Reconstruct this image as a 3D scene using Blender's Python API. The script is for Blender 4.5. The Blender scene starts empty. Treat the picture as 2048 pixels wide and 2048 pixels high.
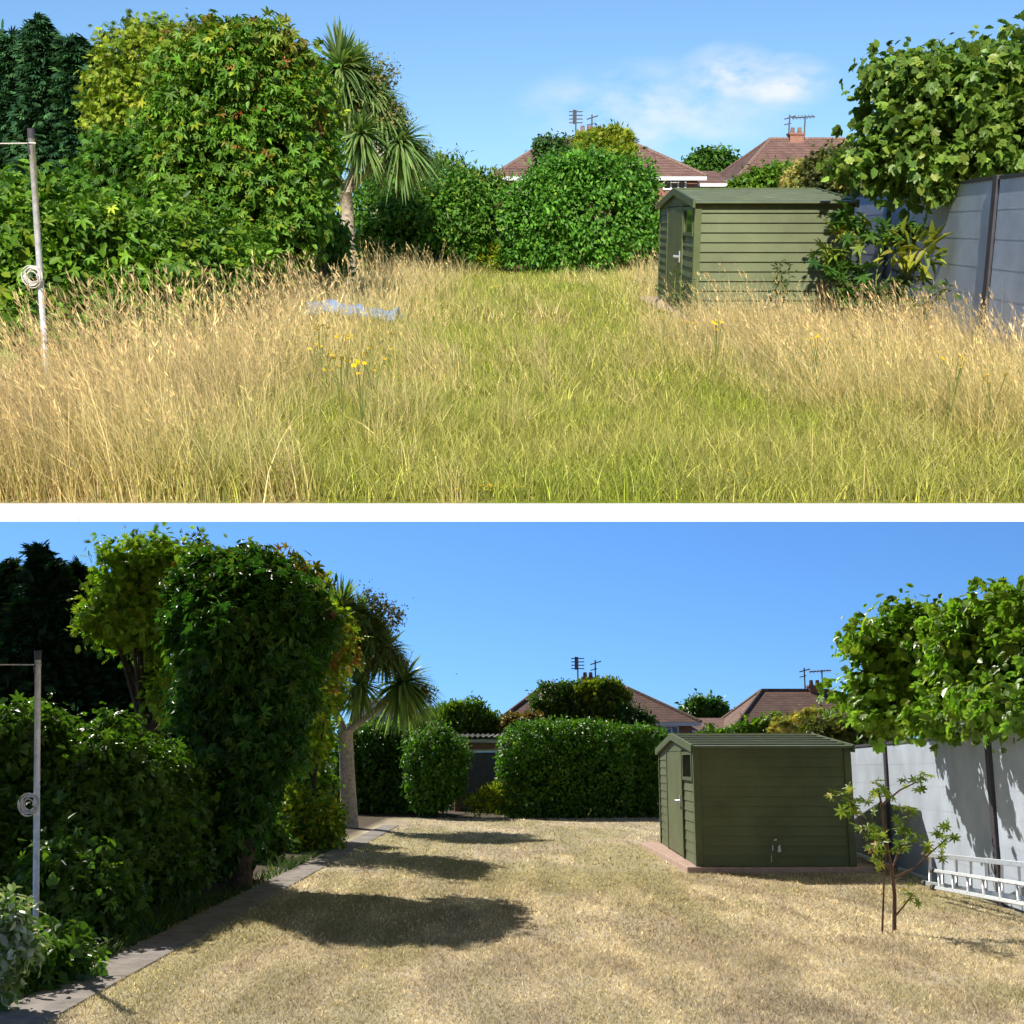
import bpy, math, random
import numpy as np
from mathutils import Vector, Matrix

random.seed(7)
sc = bpy.context.scene
F = 2400.0                       # focal length in photo pixels (photo 2048 wide)
CH = 1.55                        # eye height
HU, HL = 436.0, 1525.0           # horizon rows of the two gardens
PL = math.atan((HL - 1024) / F)  # pitch of the view relative to the mown garden
PU = -math.atan((1024 - HU) / F) # ... and relative to the overgrown garden
TH = PL - PU                     # slope between the two gardens

# ---------------------------------------------------------------- camera
cam = bpy.data.cameras.new("camera")
cam.sensor_width = 36.0
cam.lens = 36.0 * F / 2048.0
cam.clip_start = 0.1
cam.clip_end = 3000
cam_ob = bpy.data.objects.new("camera", cam)
sc.collection.objects.link(cam_ob)
cam_ob.location = (0, 0, CH)
cam_ob.rotation_euler = (math.pi / 2 + PL, 0, 0)
sc.camera = cam_ob

M_UP = Matrix.Translation((0, 0, CH)) @ Matrix.Rotation(TH, 4, 'X') @ Matrix.Translation((0, 0, -CH))

COL_U = bpy.data.collections.new("overgrown_garden")
COL_L = bpy.data.collections.new("mown_garden")
sc.collection.children.link(COL_U)
sc.collection.children.link(COL_L)

# ---------------------------------------------------------------- light
SUN_U = Vector((-0.16, -1.0, 0.80)).normalized()      # direction to the sun, overgrown garden
SUN_L = Vector((-0.60, 0.84, 0.88)).normalized()       # direction to the sun, mown garden


def sun(name, d, strength, col, rot=None):
    l = bpy.data.lights.new(name, 'SUN')
    l.energy = strength
    l.angle = math.radians(0.5)
    l.color = (1.0, 0.94, 0.84)
    o = bpy.data.objects.new(name, l)
    sc.collection.objects.link(o)
    if rot is not None:
        d = rot.to_3x3() @ d
    o.rotation_euler = d.to_track_quat('Z', 'Y').to_euler()
    o.location = (0, 0, 60)
    o.light_linking.receiver_collection = col
    if rot is None:                # only the mown garden would be shaded by the ground of the other
        o.light_linking.blocker_collection = col
    return o


sun("sun_overgrown", SUN_U, 5.0, COL_U, M_UP)
sun("sun_mown", SUN_L, 5.0, COL_L)

w = bpy.data.worlds.new("World")
sc.world = w
w.use_nodes = True
nt = w.node_tree
for n in list(nt.nodes):
    nt.nodes.remove(n)
N = nt.nodes.new
LK = nt.links.new
wo = N('ShaderNodeOutputWorld')
bg = N('ShaderNodeBackground')
bg.inputs['Strength'].default_value = 0.13
LK(bg.outputs[0], wo.inputs[0])
tc = N('ShaderNodeTexCoord')


def sky(d, ozone, dust, air):
    s = N('ShaderNodeTexSky')
    s.sky_type = 'NISHITA'
    s.sun_disc = False
    s.sun_elevation = math.asin(d.z)
    s.sun_rotation = math.atan2(d.x, d.y)
    s.ozone_density = ozone
    s.dust_density = dust
    s.air_density = air
    return s


sL = sky(SUN_L, 4.0, 0.15, 1.0)
sU = sky(SUN_U, 3.0, 0.3, 1.2)
mp = N('ShaderNodeMapping')
mp.vector_type = 'POINT'
mp.inputs['Rotation'].default_value = (-TH, 0, 0)
LK(tc.outputs['Generated'], mp.inputs['Vector'])
lift = N('ShaderNodeVectorMath')
lift.operation = 'ADD'
lift.inputs[1].default_value = (0, 0, 0.09)
LK(mp.outputs[0], lift.inputs[0])
LK(lift.outputs[0], sU.inputs['Vector'])
lift2 = N('ShaderNodeVectorMath')
lift2.operation = 'ADD'
lift2.inputs[1].default_value = (0, 0, 0.06)
LK(tc.outputs['Generated'], lift2.inputs[0])
LK(lift2.outputs[0], sL.inputs['Vector'])
# soft clouds low over the far houses of the overgrown garden
nz = N('ShaderNodeTexNoise')
nz.inputs['Scale'].default_value = 22.0
nz.inputs['Detail'].default_value = 7.0
nz.inputs['Roughness'].default_value = 0.55
mp2 = N('ShaderNodeMapping')
mp2.inputs['Scale'].default_value = (1.0, 1.0, 2.0)
LK(mp.outputs[0], mp2.inputs['Vector'])
LK(mp2.outputs[0], nz.inputs['Vector'])


def vmath(op, a, b=None):
    m = N('ShaderNodeVectorMath')
    m.operation = op
    LK(a, m.inputs[0])
    if b is not None:
        m.inputs[1].default_value = b
    return m


def fmath(op, a, b, clamp=False):
    m = N('ShaderNodeMath')
    m.operation = op
    m.use_clamp = clamp
    for i, v in enumerate((a, b)):
        if isinstance(v, (int, float)):
            m.inputs[i].default_value = v
        else:
            LK(v, m.inputs[i])
    return m.outputs[0]


def cloud(c, sx, sz, gain):
    cv = Vector(c).normalized()
    s = vmath('SUBTRACT', mp.outputs[0], cv)
    q = vmath('MULTIPLY', s.outputs[0], (1 / sx, 1 / 0.3, 1 / sz))
    ln = vmath('LENGTH', q.outputs[0])
    return fmath('MULTIPLY', fmath('SUBTRACT', 1.0, ln.outputs['Value'], True), gain)


c1 = cloud((0.110, 1, 0.082), 0.120, 0.042, .95)
c2 = cloud((0.170, 1, 0.108), 0.045, 0.028, 1.5)
c3 = cloud((0.214, 1, 0.103), 0.045, 0.024, 1.4)
cm = fmath('MAXIMUM', fmath('MAXIMUM', c1, c2), c3)
ns = fmath('SUBTRACT', nz.outputs['Fac'], 0.33)
cf = fmath('MULTIPLY', fmath('MULTIPLY', ns, 3.4), cm, True)
cl = N('ShaderNodeMix')
cl.data_type = 'RGBA'
cf2 = fmath('MULTIPLY', cf, 0.80)
LK(cf2, cl.inputs[0])
tU = vmath('MULTIPLY', sU.outputs[0], (.60, .77, .95))
LK(tU.outputs[0], cl.inputs[6])
cl.inputs[7].default_value = (6.3, 6.3, 6.6, 1)
# everything above the edge of the upper garden belongs to its own sky
e = PL + math.atan(8.0 / F) - 0.004
dt = vmath('DOT_PRODUCT', tc.outputs['Generated'], (0, -math.sin(e), math.cos(e)))
gt = fmath('GREATER_THAN', dt.outputs['Value'], 0.0)
mx = N('ShaderNodeMix')
mx.data_type = 'RGBA'
LK(gt, mx.inputs[0])
tL = vmath('MULTIPLY', sL.outputs[0], (.39, .61, .87))
LK(tL.outputs[0], mx.inputs[6])
LK(cl.outputs[2], mx.inputs[7])
LK(mx.outputs[2], bg.inputs['Color'])

sc.view_settings.view_transform = 'Standard'
sc.view_settings.look = 'None'
sc.view_settings.exposure = 0.3
sc.view_settings.gamma = 1.0
sc.view_settings.use_curve_mapping = False
sc.cycles.max_bounces = 4
sc.cycles.diffuse_bounces = 2
sc.cycles.glossy_bounces = 1
sc.cycles.transmission_bounces = 2
sc.cycles.transparent_max_bounces = 2
sc.cycles.caustics_reflective = False
sc.cycles.caustics_refractive = False
sc.cycles.use_adaptive_sampling = True
sc.cycles.adaptive_threshold = 0.05
sc.cycles.sample_clamp_indirect = 4.0
sc.cycles.sample_clamp_direct = 12.0

# ---------------------------------------------------------------- helpers


class Fr:
    def __init__(s, pitch, hor, col, up):
        s.p, s.h, s.col, s.up = pitch, hor, col, up
        s.tops = []

    def ray(s, px, py):
        a, b = (px - 1024) / F, (1024 - py) / F
        c, n = math.cos(s.p), math.sin(s.p)
        return a, c - n * b, n + c * b

    def P(s, px, py, Y):                      # point at depth Y
        x, y, z = s.ray(px, py)
        k = Y / y
        return Vector((x * k, Y, CH + z * k))

    def G(s, px, py):                         # point on the ground
        x, y, z = s.ray(px, py)
        k = -CH / z
        return Vector((x * k, y * k, 0))

    def mpp(s, Y):                            # metres per photo pixel at depth Y
        return Y / F / math.cos(s.p)


U = Fr(PU, HU, COL_U, True)
L = Fr(PL, HL, COL_L, False)


def tag(o, label=None, cat=None, group=None, kind=None):
    if label: o['label'] = label
    if cat: o['category'] = cat
    if group: o['group'] = group
    if kind: o['kind'] = kind
    return o


def link(fr, o, parent=None):
    fr.col.objects.link(o)
    if parent is not None:
        o.parent = parent
    else:
        fr.tops.append(o)
    return o


def thing(fr, name, loc, label, cat, group=None):
    o = bpy.data.objects.new(name, None)
    o.empty_display_size = 0.2
    link(fr, o)
    o.location = loc
    return tag(o, label, cat, group)


def raw_mesh(name, v, f, cols=None, smooth=False):
    """v (n,3) float, f (m,k) int"""
    me = bpy.data.meshes.new(name)
    v = np.asarray(v, np.float32)
    f = np.asarray(f, np.int32)
    me.vertices.add(len(v))
    me.vertices.foreach_set('co', v.ravel())
    m, k = f.shape
    me.loops.add(m * k)
    me.loops.foreach_set('vertex_index', f.ravel())
    me.polygons.add(m)
    me.polygons.foreach_set('loop_start', np.arange(0, m * k, k, dtype=np.int32))
    if smooth:
        me.polygons.foreach_set('use_smooth', np.ones(m, bool))
    me.update(calc_edges=True)
    if cols is not None:
        at = me.color_attributes.new('Col', 'FLOAT_COLOR', 'POINT')
        c = np.ones((len(v), 4), np.float32)
        c[:, :3] = cols
        at.data.foreach_set('color', c.ravel())
    return me


def mesh_obj(fr, name, me, mat, parent=None):
    me.materials.append(mat)
    o = bpy.data.objects.new(name, me)
    link(fr, o, parent)
    if parent is not None and parent.type == 'EMPTY' or parent is not None:
        # geometry is given in garden coordinates
        p = parent
        off = Vector((0, 0, 0))
        while p is not None:
            off += p.location
            p = p.parent
        o.location = -off if o.parent else Vector((0, 0, 0))
    return o


class MB:
    """collects boxes, bars, tubes, quads as one mesh"""

    def __init__(s):
        s.v, s.f = [], []
        s.smooth_from = None

    def add(s, vs, fs):
        b = len(s.v)
        s.v += [tuple(p) for p in vs]
        s.f += [tuple(b + i for i in q) for q in fs]
        return s

    def hexa(s, p):
        """8 corners: bottom 4 (ccw), top 4 (ccw)"""
        return s.add(p, [(3, 2, 1, 0), (4, 5, 6, 7), (0, 1, 5, 4), (1, 2, 6, 5), (2, 3, 7, 6), (3, 0, 4, 7)])

    def box(s, x0, x1, y0, y1, z0, z1):
        return s.hexa([(x0, y0, z0), (x1, y0, z0), (x1, y1, z0), (x0, y1, z0),
                       (x0, y0, z1), (x1, y0, z1), (x1, y1, z1), (x0, y1, z1)])

    def prism(s, a, b, h, axis_off):
        """vertical slab from plan point a to b, thickness vector axis_off, z range h"""
        a, b, o = Vector(a), Vector(b), Vector(axis_off)
        z0, z1 = h
        q = [a, b, b + o, a + o]
        return s.hexa([(p.x, p.y, z0) for p in q] + [(p.x, p.y, z1) for p in q])

    def tube(s, pts, rad, n=8, cap=True):
        pts = [Vector(p) for p in pts]
        if isinstance(rad, (int, float)):
            rad = [rad] * len(pts)
        b = len(s.v)
        for i, p in enumerate(pts):
            t = (pts[min(i + 1, len(pts) - 1)] - pts[max(i - 1, 0)]).normalized()
            a = Vector((0, 0, 1)) if abs(t.z) < 0.9 else Vector((1, 0, 0))
            u = t.cross(a).normalized()
            v = t.cross(u)
            for k in range(n):
                an = 2 * math.pi * k / n
                s.v.append(tuple(p + (u * math.cos(an) + v * math.sin(an)) * rad[i]))
        for i in range(len(pts) - 1):
            for k in range(n):
                k2 = (k + 1) % n
                s.f.append((b + i * n + k, b + i * n + k2, b + (i + 1) * n + k2, b + (i + 1) * n + k))
        if cap:
            s.f.append(tuple(b + k for k in range(n)))
            s.f.append(tuple(b + (len(pts) - 1) * n + k for k in reversed(range(n))))
        return s

    def build(s, fr, name, mat, parent=None, smooth=False, bevel=0):
        me = bpy.data.meshes.new(name)
        me.from_pydata(s.v, [], s.f)
        me.update()
        if smooth:
            me.polygons.foreach_set('use_smooth', np.ones(len(me.polygons), bool))
        o = mesh_obj(fr, name, me, mat, parent)
        if bevel:
            b = o.modifiers.new('bevel', 'BEVEL')
            b.width = bevel
            b.segments = 2
            b.limit_method = 'ANGLE'
        return o


# ---- noise
def _h(ix, iy, iz, seed):
    with np.errstate(over='ignore'):
        h = (ix.astype(np.int64) * 374761393 + iy.astype(np.int64) * 668265263 + iz.astype(np.int64) * 2147483647 + seed * 974634777) & 0xFFFFFFFF
        h = ((h ^ (h >> 13)) * 1274126177) & 0xFFFFFFFF
        h = ((h ^ (h >> 16)) * 2246822519) & 0xFFFFFFFF
    return ((h ^ (h >> 15)) & 0xFFFF) / 65535.0


def noise(x, y, z=None, seed=0):
    x = np.asarray(x, float)
    y = np.asarray(y, float)
    z = np.zeros_like(x) if z is None else np.asarray(z, float)
    xi, yi, zi = np.floor(x), np.floor(y), np.floor(z)
    fx, fy, fz = x - xi, y - yi, z - zi
    fx, fy, fz = [t * t * (3 - 2 * t) for t in (fx, fy, fz)]
    r = 0
    for a in (0, 1):
        for b in (0, 1):
            for c in (0, 1):
                wgt = (fx if a else 1 - fx) * (fy if b else 1 - fy) * (fz if c else 1 - fz)
                r = r + wgt * _h(xi + a, yi + b, zi + c, seed)
    return r


def fbm(x, y, z=None, seed=0, o=3):
    r, a, t = 0, 1.0, 0
    for i in range(o):
        k = 2.03 ** i
        r = r + a * noise(np.asarray(x) * k, np.asarray(y) * k, None if z is None else np.asarray(z) * k, seed + i * 17)
        t += a
        a *= 0.5
    return r / t


def nrm(a):
    return a / np.maximum(np.linalg.norm(a, axis=-1, keepdims=True), 1e-9)


# ---------------------------------------------------------------- materials
def mat(name, color, rough=0.7, spec=0.3, metal=0.0, noise_scale=None, noise_amt=0.25, bump=0.0, bump_scale=40.0):
    m = bpy.data.materials.new(name)
    m.use_nodes = True
    t = m.node_tree
    b = t.nodes['Principled BSDF']
    b.inputs['Base Color'].default_value = (*color, 1)
    b.inputs['Roughness'].default_value = rough
    b.inputs['Specular IOR Level'].default_value = spec
    b.inputs['Metallic'].default_value = metal
    co = t.nodes.new('ShaderNodeTexCoord')
    if noise_scale:
        n = t.nodes.new('ShaderNodeTexNoise')
        n.inputs['Scale'].default_value = noise_scale
        n.inputs['Detail'].default_value = 6
        n.inputs['Roughness'].default_value = 0.6
        t.links.new(co.outputs['Object'], n.inputs['Vector'])
        r = t.nodes.new('ShaderNodeMapRange')
        r.inputs[1].default_value = 0.3
        r.inputs[2].default_value = 0.7
        r.inputs[3].default_value = 1 - noise_amt
        r.inputs[4].default_value = 1 + noise_amt
        t.links.new(n.outputs['Fac'], r.inputs[0])
        x = t.nodes.new('ShaderNodeVectorMath')
        x.operation = 'SCALE'
        x.inputs[0].default_value = color
        t.links.new(r.outputs[0], x.inputs['Scale'])
        t.links.new(x.outputs[0], b.inputs['Base Color'])
    if bump:
        n = t.nodes.new('ShaderNodeTexNoise')
        n.inputs['Scale'].default_value = bump_scale
        n.inputs['Detail'].default_value = 4
        t.links.new(co.outputs['Object'], n.inputs['Vector'])
        bp = t.nodes.new('ShaderNodeBump')
        bp.inputs['Strength'].default_value = bump
        bp.inputs['Distance'].default_value = 0.02
        t.links.new(n.outputs['Fac'], bp.inputs['Height'])
        t.links.new(bp.outputs[0], b.inputs['Normal'])
    return m


def leaf_mat(name, trans=0.3, rough=0.45, spec=0.35, tint=(1.05, 1.25, 0.5)):
    m = bpy.data.materials.new(name)
    m.use_nodes = True
    t = m.node_tree
    b = t.nodes['Principled BSDF']
    b.inputs['Roughness'].default_value = rough
    b.inputs['Specular IOR Level'].default_value = spec
    a = t.nodes.new('ShaderNodeAttribute')
    a.attribute_name = 'Col'
    t.links.new(a.outputs['Color'], b.inputs['Base Color'])
    tr = t.nodes.new('ShaderNodeBsdfTranslucent')
    x = t.nodes.new('ShaderNodeVectorMath')
    x.operation = 'MULTIPLY'
    x.inputs[1].default_value = tint
    t.links.new(a.outputs['Color'], x.inputs[0])
    t.links.new(x.outputs[0], tr.inputs['Color'])
    mixs = t.nodes.new('ShaderNodeMixShader')
    mixs.inputs[0].default_value = trans
    t.links.new(b.outputs[0], mixs.inputs[1])
    t.links.new(tr.outputs[0], mixs.inputs[2])
    t.links.new(mixs.outputs[0], t.nodes['Material Output'].inputs['Surface'])
    return m


def ground_mat(name, amt=0.35):
    m = bpy.data.materials.new(name)
    m.use_nodes = True
    t = m.node_tree
    b = t.nodes['Principled BSDF']
    b.inputs['Roughness'].default_value = 0.95
    b.inputs['Specular IOR Level'].default_value = 0.1
    a = t.nodes.new('ShaderNodeAttribute')
    a.attribute_name = 'Col'
    co = t.nodes.new('ShaderNodeTexCoord')
    n = t.nodes.new('ShaderNodeTexNoise')
    n.inputs['Scale'].default_value = 14
    n.inputs['Detail'].default_value = 8
    n.inputs['Roughness'].default_value = 0.75
    t.links.new(co.outputs['Object'], n.inputs['Vector'])
    r = t.nodes.new('ShaderNodeMapRange')
    r.inputs[1].default_value = 0.3
    r.inputs[2].default_value = 0.7
    r.inputs[3].default_value = 1 - amt
    r.inputs[4].default_value = 1 + amt
    t.links.new(n.outputs['Fac'], r.inputs[0])
    x = t.nodes.new('ShaderNodeVectorMath')
    x.operation = 'SCALE'
    t.links.new(a.outputs['Color'], x.inputs[0])
    t.links.new(r.outputs[0], x.inputs['Scale'])
    t.links.new(x.outputs[0], b.inputs['Base Color'])
    bp = t.nodes.new('ShaderNodeBump')
    bp.inputs['Strength'].default_value = 0.6
    bp.inputs['Distance'].default_value = 0.02
    t.links.new(n.outputs['Fac'], bp.inputs['Height'])
    t.links.new(bp.outputs[0], b.inputs['Normal'])
    return m


def brick_mat(name, c1, c2, mortar, scale, bw=0.5, rh=0.25, ms=0.015, bump=0.3, axes=(0, 2)):
    m = bpy.data.materials.new(name)
    m.use_nodes = True
    t = m.node_tree
    b = t.nodes['Principled BSDF']
    b.inputs['Roughness'].default_value = 0.85
    b.inputs['Specular IOR Level'].default_value = 0.2
    co = t.nodes.new('ShaderNodeTexCoord')
    sp = t.nodes.new('ShaderNodeSeparateXYZ')
    cb = t.nodes.new('ShaderNodeCombineXYZ')
    t.links.new(co.outputs['Object'], sp.inputs[0])
    ad = t.nodes.new('ShaderNodeMath')
    t.links.new(sp.outputs[0], ad.inputs[0])
    t.links.new(sp.outputs[1], ad.inputs[1])
    t.links.new(ad.outputs[0], cb.inputs[0])
    t.links.new(sp.outputs[axes[1]], cb.inputs[1])
    br = t.nodes.new('ShaderNodeTexBrick')
    br.inputs['Color1'].default_value = (*c1, 1)
    br.inputs['Color2'].default_value = (*c2, 1)
    br.inputs['Mortar'].default_value = (*mortar, 1)
    br.inputs['Scale'].default_value = scale
    br.inputs['Brick Width'].default_value = bw
    br.inputs['Row Height'].default_value = rh
    br.inputs['Mortar Size'].default_value = ms
    t.links.new(cb.outputs[0], br.inputs['Vector'])
    n = t.nodes.new('ShaderNodeTexNoise')
    n.inputs['Scale'].default_value = 1.3
    n.inputs['Detail'].default_value = 8
    n.inputs['Roughness'].default_value = 0.7
    t.links.new(co.outputs['Object'], n.inputs['Vector'])
    r = t.nodes.new('ShaderNodeMapRange')
    r.inputs[1].default_value = 0.3
    r.inputs[2].default_value = 0.7
    r.inputs[3].default_value = 0.7
    r.inputs[4].default_value = 1.3
    t.links.new(n.outputs['Fac'], r.inputs[0])
    x = t.nodes.new('ShaderNodeVectorMath')
    x.operation = 'SCALE'
    t.links.new(br.outputs['Color'], x.inputs[0])
    t.links.new(r.outputs[0], x.inputs['Scale'])
    t.links.new(x.outputs[0], b.inputs['Base Color'])
    bp = t.nodes.new('ShaderNodeBump')
    bp.inputs['Strength'].default_value = bump
    bp.inputs['Distance'].default_value = 0.02
    t.links.new(br.outputs['Fac'], bp.inputs['Height'])
    bp.invert = True
    t.links.new(bp.outputs[0], b.inputs['Normal'])
    return m


M = dict(
    leaf=leaf_mat('broad_leaf', 0.34, 0.45, 0.35),
    gloss=leaf_mat('glossy_leaf', 0.38, 0.40, 0.40),
    needle=leaf_mat('needle_leaf', 0.12, 0.7, 0.08),
    grass=leaf_mat('grass_blade', 0.42, 0.6, 0.2, (1.1, 1.05, 0.8)),
    ground=ground_mat('soil_and_turf'),
    bark=mat('bark', (0.10, 0.075, 0.05), 0.9, 0.1, noise_scale=18, noise_amt=0.5, bump=0.8, bump_scale=30),
    palm_bark=mat('grey_bark', (0.42, 0.35, 0.26), 0.9, 0.1, noise_scale=16, noise_amt=0.4, bump=0.9, bump_scale=26),
    twig=mat('twig', (0.16, 0.085, 0.055), 0.85, 0.2, noise_scale=30, noise_amt=0.3),
    green_stem=mat('green_stem', (0.16, 0.20, 0.05), 0.7, 0.2),
    shed=mat('green_painted_metal', (0.130, 0.150, 0.068), 0.55, 0.3, noise_scale=1.6, noise_amt=0.2, bump=0.15, bump_scale=60),
    shed_roof=mat('green_roof_sheet', (0.13, 0.155, 0.085), 0.45, 0.5, noise_scale=3, noise_amt=0.2),
    shed_trim=mat('dark_green_trim', (0.105, 0.13, 0.05), 0.5, 0.35, noise_scale=4, noise_amt=0.15),
    glass=mat('dark_glass', (0.02, 0.022, 0.025), 0.08, 0.6),
    slab=mat('pink_concrete', (0.55, 0.39, 0.325), 0.9, 0.15, noise_scale=9, noise_amt=0.2, bump=0.4, bump_scale=80),
    path=mat('path_concrete', (0.31, 0.275, 0.25), 0.92, 0.15, noise_scale=5, noise_amt=0.3, bump=0.5, bump_scale=70),
    fence=mat('grey_fence_board', (0.49, 0.555, 0.66), 0.7, 0.25, noise_scale=1.6, noise_amt=0.16, bump=0.08, bump_scale=25),
    fence_post=mat('dark_post', (0.07, 0.065, 0.075), 0.6, 0.3, noise_scale=6, noise_amt=0.2),
    pole=mat('grey_metal_pole', (0.66, 0.67, 0.69), 0.45, 0.4, metal=0.3, noise_scale=14, noise_amt=0.25),
    rope=mat('pale_rope', (0.62, 0.59, 0.52), 0.9, 0.1, noise_scale=60, noise_amt=0.3),
    white=mat('white_paint', (0.80, 0.80, 0.79), 0.6, 0.3, noise_scale=3, noise_amt=0.04),
    render=mat('pale_render', (0.68, 0.62, 0.56), 0.9, 0.1, noise_scale=3, noise_amt=0.1),
    grey_render=mat('grey_render', (0.42, 0.41, 0.42), 0.9, 0.1, noise_scale=3, noise_amt=0.15),
    alu=mat('aluminium', (0.72, 0.74, 0.77), 0.35, 0.5, metal=0.55, noise_scale=20, noise_amt=0.12),
    brick=brick_mat('red_brick', (0.34, 0.15, 0.09), (0.26, 0.11, 0.07), (0.35, 0.30, 0.26), 4.4),
    tiles=brick_mat('brown_tiles', (0.27, 0.155, 0.115), (0.20, 0.115, 0.09), (0.10, 0.06, 0.05), 3.0, 0.6, 0.45, 0.05, 0.6),
    tile_ridge=mat('ridge_tile', (0.26, 0.17, 0.13), 0.85, 0.2, noise_scale=6, noise_amt=0.3),
    aerial=mat('aerial_metal', (0.12, 0.12, 0.13), 0.7, 0.2),
    garage_door=mat('slate_grey_door', (0.115, 0.115, 0.155), 0.6, 0.3, noise_scale=3, noise_amt=0.12),
    corrugated=mat('corrugated_sheet', (0.20, 0.19, 0.18), 0.8, 0.2, noise_scale=5, noise_amt=0.3),
    dark=mat('dark_soffit', (0.03, 0.028, 0.028), 0.8, 0.1),
    blue=mat('blue_plastic', (0.24, 0.42, 0.78), 0.35, 0.5, noise_scale=4, noise_amt=0.2),
    yellow=mat('yellow_petal', (0.80, 0.52, 0.01), 0.6, 0.2),
    feather=mat('dark_feather', (0.03, 0.03, 0.035), 0.7, 0.2),
)

# ---------------------------------------------------------------- foliage


def leaflets(angles, lens, width, fold=0.10, base=0.0):
    """palmate leaf of folded ovate leaflets -> template (verts, quads)"""
    V, Q = [], []
    for a, l in zip(angles, lens):
        a = math.radians(a)
        ca, sa = math.cos(a), math.sin(a)
        pts = [(base, 0, 0), (0.32, -width, fold), (0.68, -width * 0.8, fold * 0.6), (1.0, 0, -0.08),
               (0.68, width * 0.8, fold * 0.6), (0.32, width, fold)]
        b = len(V)
        for x, y, z in pts:
            x, y = x * l, y * l
            V.append((x * ca - y * sa, x * sa + y * ca, z * l))
        Q += [(b, b + 1, b + 2, b + 3), (b, b + 3, b + 4, b + 5)]
    return np.array(V), np.array(Q)


T_OVATE = leaflets([0], [1.0], 0.26)
T_BROAD = leaflets([0], [1.0], 0.38)
T_LANCE = leaflets([0], [1.0], 0.15)
T_CREEP = leaflets([-95, -45, 0, 45, 95], [0.62, 0.9, 1.0, 0.9, 0.62], 0.165, .12)
T_FIG = leaflets([-72, -36, 0, 36, 72], [0.66, 0.86, 1.0, 0.86, 0.66], 0.30, 0.09, -0.1)
T_MAPLE = leaflets([-50, 0, 50], [0.75, 1.0, 0.75], 0.36, 0.06)
T_SPRAY = leaflets([-62, -40, -20, 0, 20, 40, 62], [0.5, 0.7, 0.9, 1.0, 0.9, 0.7, 0.5], 0.10, 0.05)
T_PINN = leaflets([-70, -50, -25, 0, 25, 50, 70], [0.55, 0.75, 0.85, 0.9, 0.85, 0.75, 0.55], 0.11, 0.04)
T_WHORL = leaflets([0, 51, 103, 154, 206, 257, 309], [1, .9, 1, .85, 1, .95, .9], 0.15, 0.05)


def leaf_arrays(pos, axis, nor, size, tmpl):
    tv, tq = tmpl
    axis = nrm(axis)
    nor = nrm(nor - axis * np.sum(nor * axis, -1, keepdims=True))
    side = np.cross(nor, axis)
    s = size[:, None, None]
    v = pos[:, None, :] + s * (tv[None, :, 0, None] * axis[:, None, :] + tv[None, :, 1, None] * side[:, None, :] + tv[None, :, 2, None] * nor[:, None, :])
    k = len(tv)
    f = tq[None] + (np.arange(len(pos)) * k)[:, None, None]
    return v.reshape(-1, 3), f.reshape(-1, 4), k


def pick(rng, n, cols):
    wts = np.array([c[0] for c in cols], float)
    wts /= wts.sum()
    i = rng.choice(len(cols), n, p=wts)
    return np.array([c[1] for c in cols])[i]


def lumpy(lobes, n, seed):
    """adds small knobs over the lobes so that the outline is uneven"""
    rr = np.random.default_rng(seed + 99)
    out = [tuple(l) for l in lobes]
    for l in lobes:
        for i in range(n):
            d = nrm(rr.normal(size=3) + np.array([0, 0, .35]))
            q = rr.uniform(.20, .42)
            c = np.array(l[:3]) + d * np.array(l[3:6]) * rr.uniform(.82, 1.1)
            r = np.array(l[3:6]) * q * rr.uniform(.8, 1.2, 3)
            out.append((*c, *r))
    return out


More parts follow.
